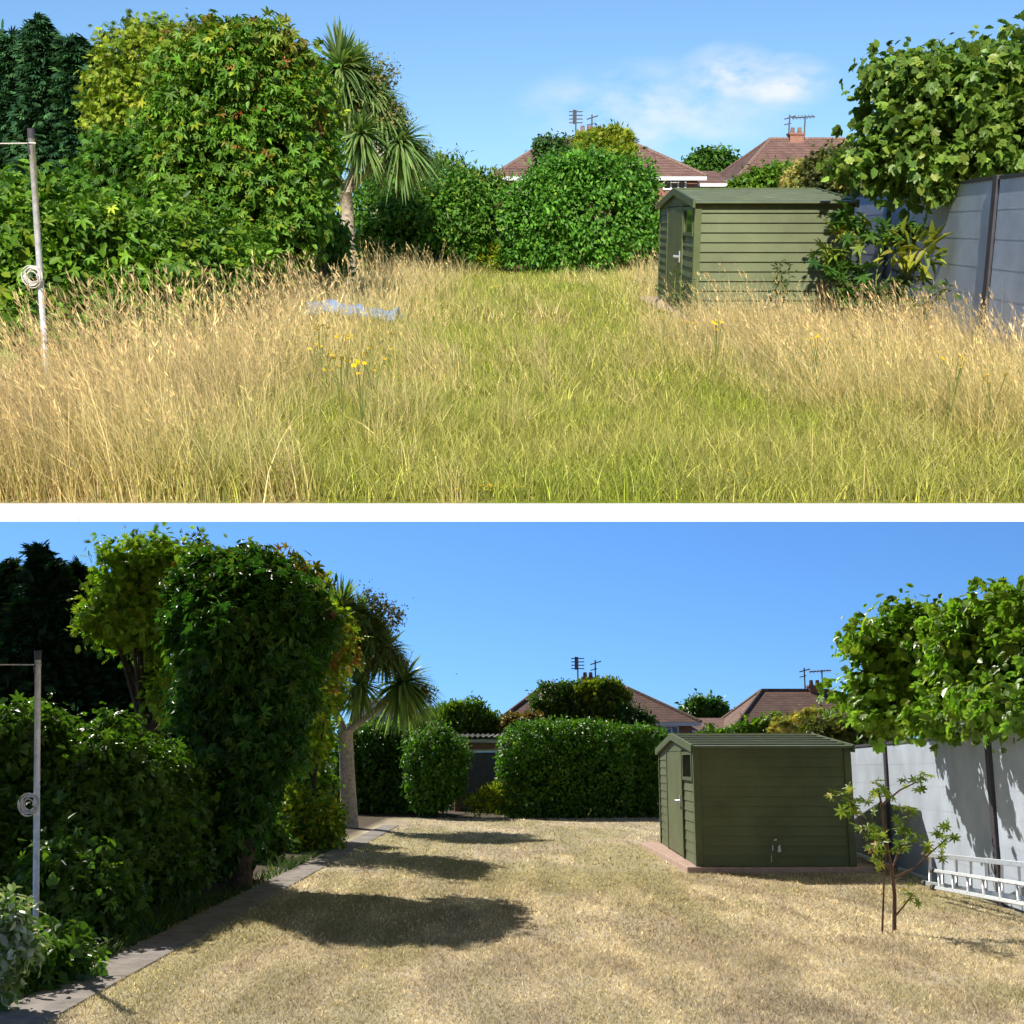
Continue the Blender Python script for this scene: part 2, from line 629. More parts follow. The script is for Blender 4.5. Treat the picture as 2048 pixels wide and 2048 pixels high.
def crown_data(lobes, nc, per, cr, size, cols, tmpl, seed=1, droop=0.35, e=2.0, gap=0.0, fill=0.35,
               rough=0.22, freq=1.6, zmin=0.02, spread=0.8, shell=(0.76, 1.08), upness=0.5, gain=(2.0, 1.75, 1.0), lumps=None):
    rng = np.random.default_rng(seed)
    if e <= 2.0:
        lobes = lumpy(lobes, 7 if lumps is None else lumps, seed)
    lo = np.array(lobes, float)
    C, R = lo[:, :3], lo[:, 3:6]
    area = (R[:, 0] * R[:, 1] + R[:, 1] * R[:, 2] + R[:, 0] * R[:, 2])

    def shellpts(n, r0, r1, keep):
        i = rng.choice(len(lo), n, p=area / area.sum())
        d = nrm(rng.normal(size=(n, 3)))
        se = 1.0 / (np.abs(d) ** e).sum(1) ** (1 / e)
        rr = rng.uniform(r0, r1, n)
        u = d * se[:, None]
        p0 = C[i] + R[i] * u
        nz = fbm(p0[:, 0] * freq, p0[:, 1] * freq, p0[:, 2] * freq, seed, 3) - 0.5
        p = C[i] + R[i] * u * (rr * (1 + 2 * rough * nz))[:, None]
        if e > 2:
            g = np.sign(u) * np.abs(u) ** (e - 1) / R[i]
        else:
            g = u / R[i]
        n_ = nrm(g)
        q = np.abs((p[:, None, :] - C[None]) / R[None])
        dist = (q ** e).sum(2) ** (1 / e)
        dist[np.arange(n), i] = 9
        ok = (dist.min(1) > keep) & (p[:, 2] > zmin)
        if gap > 0:
            g2 = fbm(p[:, 0] * 2.3, p[:, 1] * 2.3, p[:, 2] * 2.3, seed + 5, 2)
            ok &= g2 > gap
        return p[ok], n_[ok]

    p, n_ = shellpts(nc, shell[0], shell[1], 0.78)
    cc = pick(rng, len(p), cols)
    pos = np.repeat(p, per, 0) + rng.normal(size=(len(p) * per, 3)) * cr
    nn = np.repeat(n_, per, 0)
    sz = size * rng.uniform(0.45, 1.35, len(pos))
    lc = pick(rng, len(pos), cols)
    col = np.repeat(cc, per, 0) * 0.65 + lc * 0.35
    stray = np.repeat(rng.uniform(size=len(p)) < .10, per)
    pos[stray] += nn[stray] * (rng.uniform(.3, 1.4, len(p)).repeat(per)[stray] * cr)[:, None]
    if fill > 0:
        pf, nf = shellpts(int(nc * per * fill), 0.35, 0.85, 0.3)
        pos = np.vstack([pos, pf])
        nn = np.vstack([nn, nf])
        sz = np.concatenate([sz, size * 1.5 * rng.uniform(0.8, 1.3, len(pf))])
        col = np.vstack([col, pick(rng, len(pf), cols)])
    m = len(pos)
    pos[:, 2] = np.maximum(pos[:, 2], 0.03)
    ax = nn * 0.55 + rng.normal(size=(m, 3)) * spread * 0.6 + np.array([0, 0, -droop])
    no = nn * 0.7 + rng.normal(size=(m, 3)) * 0.45 + np.array([0, 0, upness])
    col = col * np.array(gain) * np.exp(rng.normal(size=(m, 1)) * 0.24)
    if not isinstance(tmpl, list):
        tmpl = [tmpl]
    which = rng.integers(0, len(tmpl), m)
    out = []
    for i, tm in enumerate(tmpl):
        q = which == i
        v, f, k = leaf_arrays(pos[q], ax[q], no[q], sz[q], tm)
        out.append((v, f, np.repeat(col[q], k, 0)))
    return join(out)


def join(parts):
    vs, fs, cs, b = [], [], [], 0
    for v, f, c in parts:
        vs.append(v)
        fs.append(f + b)
        cs.append(c)
        b += len(v)
    return np.vstack(vs), np.vstack(fs), np.vstack(cs)


def foliage(fr, name, data, m, parent=None):
    v, f, c = data
    return mesh_obj(fr, name, raw_mesh(name, v, f, c), m, parent)


def lobe(fr, px, py, Y, rx, rz, ry):
    """blob seen at a photo position: radii rx, rz in photo pixels, ry in metres"""
    p = fr.P(px, py, Y)
    k = fr.mpp(Y)
    return (p.x, p.y, p.z, rx * k, ry, rz * k)


def limbs(mb, base, lobes, r0, split=0.45, seed=0, n=8):
    """tapered trunk with limbs into the lobes"""
    rng = random.Random(seed)
    top = Vector((sum(l[0] for l in lobes) / len(lobes), sum(l[1] for l in lobes) / len(lobes), sum(l[2] for l in lobes) / len(lobes)))
    b = Vector(base)
    f = b.lerp(top, split)
    f.x += rng.uniform(-0.1, 0.1)
    mid = b.lerp(f, 0.5) + Vector((rng.uniform(-.08, .08), rng.uniform(-.08, .08), 0))
    mb.tube([b, mid, f], [r0, r0 * 0.85, r0 * 0.7], n)
    for l in lobes:
        t = Vector(l[:3])
        m1 = f.lerp(t, 0.5) + Vector((rng.uniform(-.15, .15), rng.uniform(-.15, .15), rng.uniform(0, .15)))
        mb.tube([f - Vector((0, 0, .05)), m1, t, t + (t - f).normalized() * l[5] * 0.6],
                [r0 * 0.5, r0 * 0.33, r0 * 0.18, r0 * 0.05], 6)
    return mb


def tree(fr, name, label, cat, base, lobes, data, m, r0=0.1, split=0.45, seed=0, group=None, bark=None):
    t = thing(fr, name, base, label, cat, group)
    mb = limbs(MB(), (base[0], base[1], -0.03), lobes, r0, split, seed)
    mb.build(fr, 'trunk', bark or M['bark'], t, smooth=True)
    foliage(fr, 'crown', data, m, t)
    return t


# colour sets (weight, linear rgb)
C_CREEP = [(6, (.060, .150, .022)), (4, (.085, .185, .028)), (2, (.035, .100, .020)), (1.1, (.20, .24, .03)), (.35, (.16, .055, .025))]
C_CREEPTOP = [(4, (.10, .17, .03)), (3, (.16, .19, .04)), (2, (.17, .085, .045)), (2, (.06, .13, .025))]
C_HEDGE = [(5, (.055, .135, .018)), (4, (.090, .185, .022)), (2, (.030, .085, .018)), (.8, (.17, .24, .03))]
C_YEL = [(4, (.20, .235, .035)), (3, (.27, .27, .04)), (2, (.10, .16, .03)), (.8, (.30, .24, .05))]
C_DARK = [(4, (.022, .060, .022)), (3, (.035, .085, .025)), (1, (.05, .11, .03))]
C_CYP = [(4, (.014, .040, .017)), (3, (.024, .060, .022)), (1, (.036, .080, .026))]
C_PRIVET = [(5, (.040, .120, .020)), (4, (.065, .165, .026)), (2, (.025, .075, .018)), (.7, (.14, .22, .04))]
C_OLIVE = [(4, (.09, .14, .04)), (3, (.13, .17, .05)), (2, (.05, .10, .03))]
C_FIG = [(5, (.075, .150, .040)), (4, (.11, .19, .05)), (2, (.045, .10, .03)), (1, (.18, .24, .07))]
C_LIME = [(3, (.26, .30, .03)), (3, (.33, .32, .035)), (1, (.14, .19, .03))]
C_SAP = [(4, (.22, .30, .04)), (3, (.14, .22, .035)), (1, (.34, .34, .05)), (.4, (.40, .26, .05))]
C_PALE = [(3, (.40, .44, .30)), (3, (.14, .24, .06)), (2, (.55, .56, .45)), (2, (.20, .28, .08))]


# ---------------------------------------------------------------- grass


def blades(roots, h, lean, wid, col, segs=3, curve=0.5, rng=None, yaw=None):
    n = len(roots)
    az = rng.uniform(0, 2 * np.pi, n)
    if yaw is not None:
        az = yaw + rng.normal(size=n) * 0.8
    d = np.stack([np.cos(az), np.sin(az), np.zeros(n)], 1)
    sa = rng.uniform(0, np.pi, n)
    side = np.stack([np.cos(sa), np.sin(sa), np.zeros(n)], 1)
    lv = []
    for i in range(segs + 1):
        t = i / segs
        off = (lean * (t * (1 - curve) + curve * t * t))[:, None] * h[:, None] * d
        z = h * (t - 0.28 * lean * t * t)
        c = roots + off
        c = c + np.stack([0 * z, 0 * z, z], 1)
        wv = (wid * (1 - t ** 1.6 * 0.88))[:, None] * side * 0.5
        lv += [c - wv, c + wv]
    v = np.stack(lv, 1).reshape(-1, 3)
    k = 2 * (segs + 1)
    q = np.array([(2 * i, 2 * i + 1, 2 * i + 3, 2 * i + 2) for i in range(segs)])
    f = (q[None] + (np.arange(n) * k)[:, None, None]).reshape(-1, 4)
    tip = c
    return v, f, np.repeat(col, k, 0), tip, d


def scatter(y0, y1, n, rng, pad=1.5, xl=None, xr=None):
    """random points over the visible wedge of ground, denser near the viewer"""
    y = y0 + (y1 - y0) * rng.uniform(0, 1, n)
    hw = 0.435 * y + pad
    x = rng.uniform(-1, 1, n) * hw
    return x, y


def smooth(a, b, x):
    t = np.clip((x - a) / (b - a), 0, 1)
    return t * t * (3 - 2 * t)

# ================================================================ GROUND
YE = U.G(1024, 1008).y          # near edge of the overgrown garden
rng = np.random.default_rng(11)


def tan_field(x, y):
    """0 green short grass .. 1 tall dry grass, overgrown garden"""
    n = fbm(x * 0.55, y * 0.35, None, 3, 3) - 0.5
    left = smooth(-0.8, -2.3, x + n * 1.6 - 0.02 * (y - 8))
    right = smooth(1.6, 2.8, x + n * 1.6 - 0.03 * (y - 12)) * smooth(7.4, 9.6, y + n * 3)
    mid = smooth(.56, .80, fbm(x * 1.5, y * .8, None, 27, 3)) * .75
    low = smooth(11, 6.5, y + 4 * n) * smooth(-1.8, -.4, x) * .5
    return np.clip(np.maximum(np.maximum(left, right), mid) + 0.45 * n - low, 0, 1)


def col_u(x, y, t, rng=None):
    n = fbm(x * 1.7, y * 1.0, None, 9, 3)
    n2 = fbm(x * 0.6, y * 0.4, None, 21, 2)
    dry = np.array([.76, .62, .30])
    pinkish = np.array([.62, .46, .27])
    green = np.array([.40, .46, .06])
    olive = np.array([.54, .51, .13])
    g = green + (olive - green) * np.clip(n * 2.2 - 0.55, 0, 1)[:, None]
    d = dry + (pinkish - dry) * np.clip(n2 * 3.0 - 1.35, 0, 0.5)[:, None]
    return g + (d - g) * t[:, None]


def grid_mesh(xs, ys, color, skew=None):
    X, Y = np.meshgrid(xs, ys)
    if skew is not None:
        X = X * skew(Y)
    v = np.stack([X.ravel(), Y.ravel(), np.zeros(X.size)], 1)
    nx, ny = len(xs), len(ys)
    i = np.arange(nx * ny).reshape(ny, nx)
    f = np.stack([i[:-1, :-1].ravel(), i[:-1, 1:].ravel(), i[1:, 1:].ravel(), i[1:, :-1].ravel()], 1)
    return v, f, color(v[:, 0], v[:, 1])


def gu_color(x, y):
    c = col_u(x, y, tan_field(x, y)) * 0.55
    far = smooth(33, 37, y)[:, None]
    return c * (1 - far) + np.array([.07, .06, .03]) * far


EDGE_W = 0.435 * YE + 3.2
v, f, c = grid_mesh(np.linspace(-1, 1, 120), np.concatenate([np.linspace(YE, 40, 220), np.linspace(41, 110, 20)]), gu_color,
                    lambda y: 0.46 * y + EDGE_W - 0.46 * YE)
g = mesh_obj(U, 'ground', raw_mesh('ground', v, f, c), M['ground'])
tag(g, kind='structure')
zb = U.P(1024, 1040, YE).z
eb = MB().box(-EDGE_W, EDGE_W, YE - 0.035, YE - 0.001, zb, 0.004).build(U, 'dividing_band', M['white'])  # white band added to divide the two gardens, not a real garden edging
tag(eb, 'long white band added along the near edge of the overgrown long grass to divide the two gardens', 'divider')


def stripe(x, y):
    return 0.5 + 0.5 * np.sin(x * 2 * np.pi / .72 + 1.0 * fbm(x * .5, y * .2, None, 33, 2))


def col_l(x, y):
    n1 = fbm(x * 0.55, y * 0.28, None, 41, 3)
    n2 = 0.5 * fbm(x * 3.4, y * 1.1, None, 42, 3) + 0.5 * fbm(x * 4.5 + .6 * y, y * .45, None, 44, 3)
    n3 = fbm(x * 1.1, y * 0.45, None, 43, 3)
    straw = np.array([.72, .615, .435])
    brown = np.array([.46, .38, .275])
    olive = np.array([.46, .41, .22])
    grey = np.array([.52, .44, .32])
    s = stripe(x, y)
    a = np.clip((n2 - 0.5) * 4.6 + 0.24 + 0.95 * (s - 0.5), 0, 0.95)[:, None]
    b = np.clip((n1 - 0.49) * 4.0 + 0.25 * (1 - s), 0, 0.7)[:, None]
    cgr = np.clip((n3 - 0.52) * 4, 0, 0.7)[:, None]
    c = straw + (grey - straw) * cgr
    c = c + (brown - c) * a
    c = c + (olive - c) * b
    return c * (0.89 + 0.17 * smooth(.25, .75, s))[:, None]


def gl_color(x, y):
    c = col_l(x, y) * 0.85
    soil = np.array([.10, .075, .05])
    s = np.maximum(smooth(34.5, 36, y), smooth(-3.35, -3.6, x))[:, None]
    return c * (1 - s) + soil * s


xs = np.concatenate([[-900, -300, -80, -40], np.linspace(-22, 22, 260), [40, 80, 300, 900]])
ys = np.concatenate([[-60, -20, 0, 4], np.linspace(6, 60, 320), [90, 200, 500, 1500]])
v, f, c = grid_mesh(xs, ys, gl_color)
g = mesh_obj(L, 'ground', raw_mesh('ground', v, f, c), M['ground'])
tag(g, kind='structure')

# paved path of the mown garden, slabs with joints
pm = MB()
y = 5.0
rr = random.Random(4)
while y < 31:
    ln = 1.45
    pm.box(-3.25, -2.83, y, y + ln - 0.025, -0.05, 0.012 + rr.uniform(0, .006))
    y += ln
o = pm.build(L, 'path', M['path'], bevel=0.006)
tag(o, kind='structure')

# ================================================================ GRASS
# overgrown garden: undergrowth, tall stalks and feathery seed heads, one uncountable mass
parts = []
for (y0, y1, n, ws, segs) in ((YE + .02, 10, 76000, 1.0, 3), (10, 17, 72000, 1.5, 2), (17, 38, 66000, 2.4, 2)):
    x, y = scatter(y0, y1, n, rng)
    t = tan_field(x, y)
    keep = (x > -3.5 + 0.25 * rng.normal(size=n)) | (rng.uniform(size=n) < 0.15)
    keep &= y < 36.4
    keep &= ~((x > 2.45) & (x < 5.1) & (y > 17.8) & (y < 23.4))
    keep &= x < 5.35 + (y - 12.8) * 0.074
    x, y, t = x[keep], y[keep], t[keep]
    n = len(x)
    h = (0.14 + 0.20 * t) * rng.uniform(0.6, 1.5, n) * (0.75 + 0.6 * fbm(x * .8, y * .8, None, 5, 2))
    col = col_u(x, y, np.clip(t * 0.8 + rng.normal(size=n) * 0.22, 0, 1)) * np.exp(rng.normal(size=(n, 1)) * 0.38)
    fr_ = rng.uniform(size=n) < 0.32
    col[fr_] = col[fr_] * 0.4 + np.array([.16, .22, .03]) * 0.6
    b = blades(np.stack([x, y, 0 * x], 1), h, rng.uniform(0.15, 0.9, n), 0.0058 * ws * rng.uniform(.6, 1.3, n), col, segs, 0.7, rng)
    parts.append(b[:3])
for (y0, y1, n, ws) in ((YE + .02, YE + 1.6, 11000, .85), (YE + .02, 10, 26000, 1.0), (10, 17, 27000, 1.4), (17, 37, 20000, 2.2)):
    x, y = scatter(y0, y1, n, rng)
    t = tan_field(x, y)
    dens = np.clip(0.06 + t * (0.5 + 0.9 * fbm(x * 1.3, y * 1.3, None, 6, 2)), 0, 1)
    keep = (rng.uniform(size=n) < dens) & (x > -3.7 + 0.3 * rng.normal(size=n)) & (x < 5.3 + (y - 12.8) * 0.074) & (y < 36.2)
    keep &= ~((x > 2.3) & (x < 5.1) & (y > 17.7) & (y < 23.6))
    x, y, t = x[keep], y[keep], t[keep]
    n = len(x)
    h = (0.24 + 0.33 * t) * np.where(rng.uniform(size=n) < .10, 1.45, rng.uniform(0.45, 1.25, n)) * (0.7 + 0.6 * fbm(x * .7, y * .7, None, 8, 2))
    h *= 1 + 0.25 * smooth(-1.0, -2.6, x)
    if ws < .9:
        h *= rng.uniform(.35, .9, n)
    col = col_u(x, y, np.clip(0.55 + t * 0.5 + rng.normal(size=n) * 0.15, 0, 1)) * np.exp(rng.normal(size=(n, 1)) * 0.3)
    roots = np.stack([x, y, 0 * x], 1)
    lean = np.where(rng.uniform(size=n) < .3, rng.uniform(.6, 1.4, n), rng.uniform(0.05, 0.6, n))
    headless = rng.uniform(size=n) < .5
    yaw = 2.2 + 2.5 * (fbm(x * .35, y * .35, None, 14, 2) - .5)
    vb, fb, cb, tip, d = blades(roots, h, lean, 0.0045 * ws * rng.uniform(.7, 1.2, n), col, 3, 0.8, rng, yaw)
    parts.append((vb, fb, cb))
    # seed heads
    n = int((~headless).sum())
    tip, d, h, col = tip[~headless], d[~headless], h[~headless], col[~headless]
    k = 9
    hp = np.repeat(tip, k, 0)
    hl = np.repeat(h, k) * rng.uniform(0.035, 0.085, n * k)
    dd = np.repeat(d, k, 0) * 0.5 + np.array([0, 0, 0.75]) + rng.normal(size=(n * k, 3)) * 0.22
    hp = hp - np.repeat(nrm(d * .5 + np.array([0, 0, .8])), k, 0) * (np.repeat(h, k) * rng.uniform(0.02, .26, n * k))[:, None]
    hc = np.repeat(col, k, 0) * np.array([1.06, 0.98, 0.95]) * np.exp(rng.normal(size=(n * k, 1)) * 0.2)
    vv, ff, kk = leaf_arrays(hp, dd, rng.normal(size=(n * k, 3)), hl, (np.array([(0, -.01, 0), (.45, -.05 * ws, 0), (1, 0, 0), (.45, .05 * ws, 0)]), np.array([(0, 1, 2, 3)])))
    parts.append((vv, ff, np.repeat(hc, kk, 0)))
o = foliage(U, 'grass', join(parts), M['grass'])
tag(o, 'tall dry tan and yellow green grass gone to seed over the whole overgrown garden', 'grass', kind='stuff')

# mown garden: short dry stubble
parts = []
for (y0, y1, n, ws, hs) in ((6.6, 11, 150000, 1.0, 1.0), (11, 18, 110000, 1.7, 1.1), (18, 35.5, 60000, 3.0, 1.3)):
    x, y = scatter(y0, y1, n, rng)
    keep = (x > -2.86 + .05 * noise(x * 9, y * 5, None, 3)) & ~((x > 2.45) & (x < 5.1) & (y > 17.8) & (y < 23.4)) & (x < 5.3 + (y - 12.8) * 0.074)
    x, y = x[keep], y[keep]
    n = len(x)
    col = col_l(x, y) * np.exp(rng.normal(size=(n, 1)) * 0.34) * 1.05
    gsel = rng.uniform(size=n) < 0.10
    col[gsel] = col[gsel] * 0.5 + np.array([.13, .17, .04]) * 0.5
    h = 0.024 * hs * rng.uniform(0.5, 1.6, n) * (0.6 + 0.9 * fbm(x * 2, y * 1.2, None, 51, 2))
    b = blades(np.stack([x, y, 0 * x], 1), h, rng.uniform(0.3, 1.5, n), 0.0065 * ws * rng.uniform(.6, 1.3, n), col, 2, 0.5, rng)
    parts.append(b[:3])
o = foliage(L, 'grass', join(parts), M['grass'])
tag(o, 'short mown straw coloured lawn with olive patches and mowing stripes', 'grass', kind='stuff')


# ================================================================ HOUSES
def hip_roof(mb, x0, x1, y0, y1, ze, r0, r1, ym, zr):
    a = [(x0, y0, ze), (x1, y0, ze), (x1, y1, ze), (x0, y1, ze), (r0, ym, zr), (r1, ym, zr)]
    return mb.add(a, [(0, 1, 5, 4), (1, 2, 5), (2, 3, 4, 5), (3, 0, 4), (3, 2, 1, 0)])


def window(fr, parent, x0, x1, y, z0, z1, bars=2):
    wd = 0.09
    m_ = MB()
    m_.box(x0, x1, y - .06, y - .002, z0, z0 + wd).box(x0, x1, y - .06, y - .002, z1 - wd, z1)
    n = bars + 1
    for i in range(n + 1):
        cx = x0 + wd / 2 + (x1 - x0 - wd) * i / n
        m_.box(cx - wd / 2, cx + wd / 2, y - .063, y - .004, z0 + wd, z1 - wd)
    zz = z0 + (z1 - z0) * .62
    m_.box(x0 + wd + (x1 - x0) / n, x1 - wd - (x1 - x0) / n, y - .058, y - .006, zz, zz + .06)
    fo = m_.build(fr, 'window', M['white'], parent)
    MB().box(x0 + wd * .5, x1 - wd * .5, y - .03, y - .008, z0 + wd * .5, z1 - wd * .5).build(fr, 'pane', M['glass'], fo)


def aerial(fr, parent, x, y, z, h, kind):
    m_ = MB().tube([(x, y, z), (x, y, z + h)], 0.045, 5)
    if kind == 'yagi':
        m_.tube([(x - .75, y, z + h * .90), (x + .55, y, z + h * .97)], .04, 4)
        for i in range(7):
            xx = x - .75 + i * .2
            zz = z + h * .90 + i * .2 * .07 * h / 1.3
            m_.tube([(xx, y - .3, zz - .12), (xx, y + .3, zz + .12)], .025, 4)
    elif kind == 'array':
        for i in range(4):
            zz = z + h * (.55 + .13 * i)
            m_.tube([(x - .4, y, zz), (x + .4, y, zz)], .03, 4)
        m_.tube([(x - .12, y - .1, z + h * .5), (x - .12, y - .1, z + h)], .07, 4)
    else:
        m_.tube([(x - .3, y, z + h * .8), (x + .35, y, z + h * .95)], .035, 4)
        m_.tube([(x - .3, y, z + h * .55), (x + .1, y, z + h * .62)], .03, 4)
    m_.build(fr, 'aerial', M['aerial'], parent)


def house(fr, name, label, x0, x1, y0, y1, ze, r0, r1, zr, wins, chim, aer, ext=None, cat='house'):
    t = thing(fr, name, ((x0 + x1) / 2, (y0 + y1) / 2, 0), label, cat)
    ov = 0.45
    MB().box(x0 + ov, x1 - ov, y0 + ov, y1 - ov, -.02, ze - .02).build(fr, 'wall', M['brick'], t)
    ym = (y0 + y1) / 2
    ro = hip_roof(MB(), x0, x1, y0, y1, ze + .02, r0, r1, ym, zr).build(fr, 'roof', M['tiles'], t)
    rt = MB()
    for a, b in (((x0, y0, ze + .03), (r0, ym, zr)), ((x1, y0, ze + .03), (r1, ym, zr)), ((r0, ym, zr), (r1, ym, zr)),
                 ((x0, y1, ze + .03), (r0, ym, zr)), ((x1, y1, ze + .03), (r1, ym, zr))):
        n = 24
        a, b = Vector(a), Vector(b)
        for i in range(n):
            rt.tube([a.lerp(b, i / n), a.lerp(b, (i + .92) / n)], .11, 6)
    rt.build(fr, 'ridge_tiles', M['tile_ridge'], ro)
    fa = MB()
    fa.box(x0 + .02, x1 - .02, y0 - .06, y0 - .005, ze - .20, ze + .0)
    fa.box(x0 - .06, x0 - .005, y0, y1, ze - .20, ze + .0)
    fa.build(fr, 'gutter', M['white'], t)
    for cx, cw, ch in chim:
        c_ = MB().box(cx - cw / 2, cx + cw / 2, ym - .4, ym + .4, zr - .5, zr + ch)
        c_.box(cx - cw / 2 - .06, cx + cw / 2 + .06, ym - .46, ym + .46, zr + ch, zr + ch + .1)
        co_ = c_.build(fr, 'chimney', M['brick'], ro)
        for k in range(2):
            px_ = cx + (k - .5) * cw * .5
            MB().tube([(px_, ym, zr + ch + .1), (px_, ym, zr + ch + .42)], [.14, .11], 8).build(fr, 'chimney_pot', M['tile_ridge'], ro)
    for a in aer:
        aerial(fr, t, a[0], ym, zr + .1, a[1], a[2])
    for w_ in wins:
        window(fr, t, w_[0], w_[1], y0 + ov, w_[2], w_[3], w_[4])
    if ext:
        ex0, ex1, ey0, ey1, eze, ezr = ext
        MB().box(ex0 + .2, ex1 - .2, ey0 + .3, ey1, -.02, eze).build(fr, 'side_wall', M['brick'], t)
        MB().add([(ex0, ey0, eze), (ex1, ey0, eze), (ex1, ey1, ezr), (ex0, ey1, ezr), (ex0, ey0, eze - .2), (ex1, ey0, eze - .2), (ex1, ey1, eze - .2), (ex0, ey1, eze - .2)],
                 [(0, 1, 2, 3), (4, 5, 1, 0), (5, 6, 2, 1), (7, 4, 0, 3), (6, 7, 3, 2), (7, 6, 5, 4)]).build(fr, 'side_roof', M['tiles'], t)
        MB().box(ex0, ex1, ey0 - .05, ey0 - .003, eze - .2, eze - .02).build(fr, 'side_gutter', M['white'], t)
    return t


def two_houses(fr, A, B, which):
    Y0, Y1 = 68.0, 78.0
    YM = 73.0
    X = lambda px, Y: (px - 1024) / F * Y / 1.0
    def PX(px, py, Y): return fr.P(px, py, Y)
    e0, e1 = PX(*A['l'], Y0), PX(*A['r'], Y0)
    rd0, rd1 = PX(*A['r0'], YM), PX(*A['r1'], YM)
    ze = (e0.z + e1.z) / 2
    zr = (rd0.z + rd1.z) / 2
    wv = [PX(p[0], p[1], Y0 + .45) for p in A['win']]
    mppm = fr.mpp(YM)
    house(fr, 'hip_roofed_house', A['label'], e0.x, e1.x, Y0, Y1, ze, rd0.x, rd1.x, zr,
          [(wv[0].x, wv[1].x, wv[1].z, wv[0].z, 2)],
          [(PX(A['ch'][0], 300, YM).x, A['ch'][1] * mppm, A['ch'][2] * mppm)],
          [(PX(a[0], 300, YM).x, a[1] * mppm, a[2]) for a in A['aer']],
          ext=(e1.x - 1.0, PX(B['n'][0] + 6, 300, Y0).x, Y0 + 3, Y1 - 2, PX(1430, A['ext'][0], Y0 + 3).z, PX(1430, A['ext'][1], Y1 - 2).z))
    n = PX(*B['n'], Y0)
    rd0, rd1 = PX(*B['r0'], YM), PX(*B['r1'], YM)
    x1 = rd1.x + (rd0.x - n.x) * 1.0
    wv = [PX(p[0], p[1], Y0 + .45) for p in B['win']]
    house(fr, 'hip_roofed_house', B['label'], n.x, x1, Y0 - .0, Y1, n.z, rd0.x, rd1.x, (rd0.z + rd1.z) / 2,
          [(wv[0].x, wv[1].x, wv[1].z, wv[0].z, 1)],
          [(PX(B['ch'][0], 300, YM).x, B['ch'][1] * mppm, B['ch'][2] * mppm)],
          [(PX(a[0], 300, YM).x, a[1] * mppm, a[2]) for a in B['aer']])


two_houses(U, dict(l=(984, 353), r=(1414, 353), r0=(1098, 280), r1=(1252, 280), win=[(1326, 357), (1372, 380)],
                   ch=(1171, 24, 12), aer=[(1151, 50, 'array'), (1183, 42, 'y')], ext=(366, 342),
                   label='brown hip roofed brick house behind the rounded wild bush, two aerials beside its chimney'),
           dict(n=(1476, 355), r0=(1541, 277), r1=(1690, 279), win=[(1526, 361), (1559, 381)], ch=(1590, 26, 7),
                aer=[(1576, 40, 'mast'), (1607, 38, 'yagi')],
                label='brown hip roofed house beyond the overgrown garden shed roof, partly hidden by the fig tree'), 'U')
two_houses(L, dict(l=(992, 1443), r=(1402, 1446), r0=(1090, 1369), r1=(1240, 1369), win=[(1314, 1451), (1358, 1470)],
                   ch=(1162, 22, 10), aer=[(1144, 50, 'array'), (1176, 44, 'y')], ext=(1459, 1436),
                   label='brown hip roofed brick house behind the clipped hedge and dark topiary of the mown garden'),
           dict(n=(1470, 1453), r0=(1523, 1379), r1=(1657, 1382), win=[(1526, 1458), (1559, 1475)], ch=(1574, 24, 6),
                aer=[(1557, 40, 'mast'), (1589, 36, 'yagi')],
                label='brown hip roofed house beyond the mown garden shed, next to the big leaved fig tree'), 'L')


def white_house(fr, x0, x1, x2, yt, ys_, yb, lab):
    Y = 62
    a, b, c_ = fr.P(x0, yt, Y), fr.P(x1, yt, Y), fr.P(x2, ys_, Y)
    t = thing(fr, 'rendered_house', ((a.x + b.x) / 2, Y + 3, 0), lab, 'house')
    MB().box(a.x, b.x, Y, Y + 7, -.02, a.z).build(fr, 'wall', M['render'], t)
    MB().box(a.x - .1, b.x + .1, Y - .1, Y + 7.1, a.z, a.z + .15).build(fr, 'parapet', M['white'], t)
    MB().box(b.x + .003, c_.x, Y + .5, Y + 6, -.02, c_.z).build(fr, 'extension_wall', M['grey_render'], t)
    MB().box(b.x + .003, c_.x + .1, Y + .4, Y + 6.1, c_.z, c_.z + .12).build(fr, 'extension_roof', M['dark'], t)
    window(fr, t, a.x + .7, a.x + 2.0, Y, a.z - 2.2, a.z - .7, 1)


white_house(U, 728, 782, 820, 288, 326, 400, 'pale rendered flat roofed house with grey side block, behind the overgrown cabbage palm')
white_house(L, 720, 792, 812, 1402, 1419, 1480, 'pale rendered house with stepped side block, behind the cabbage palm of the mown garden')


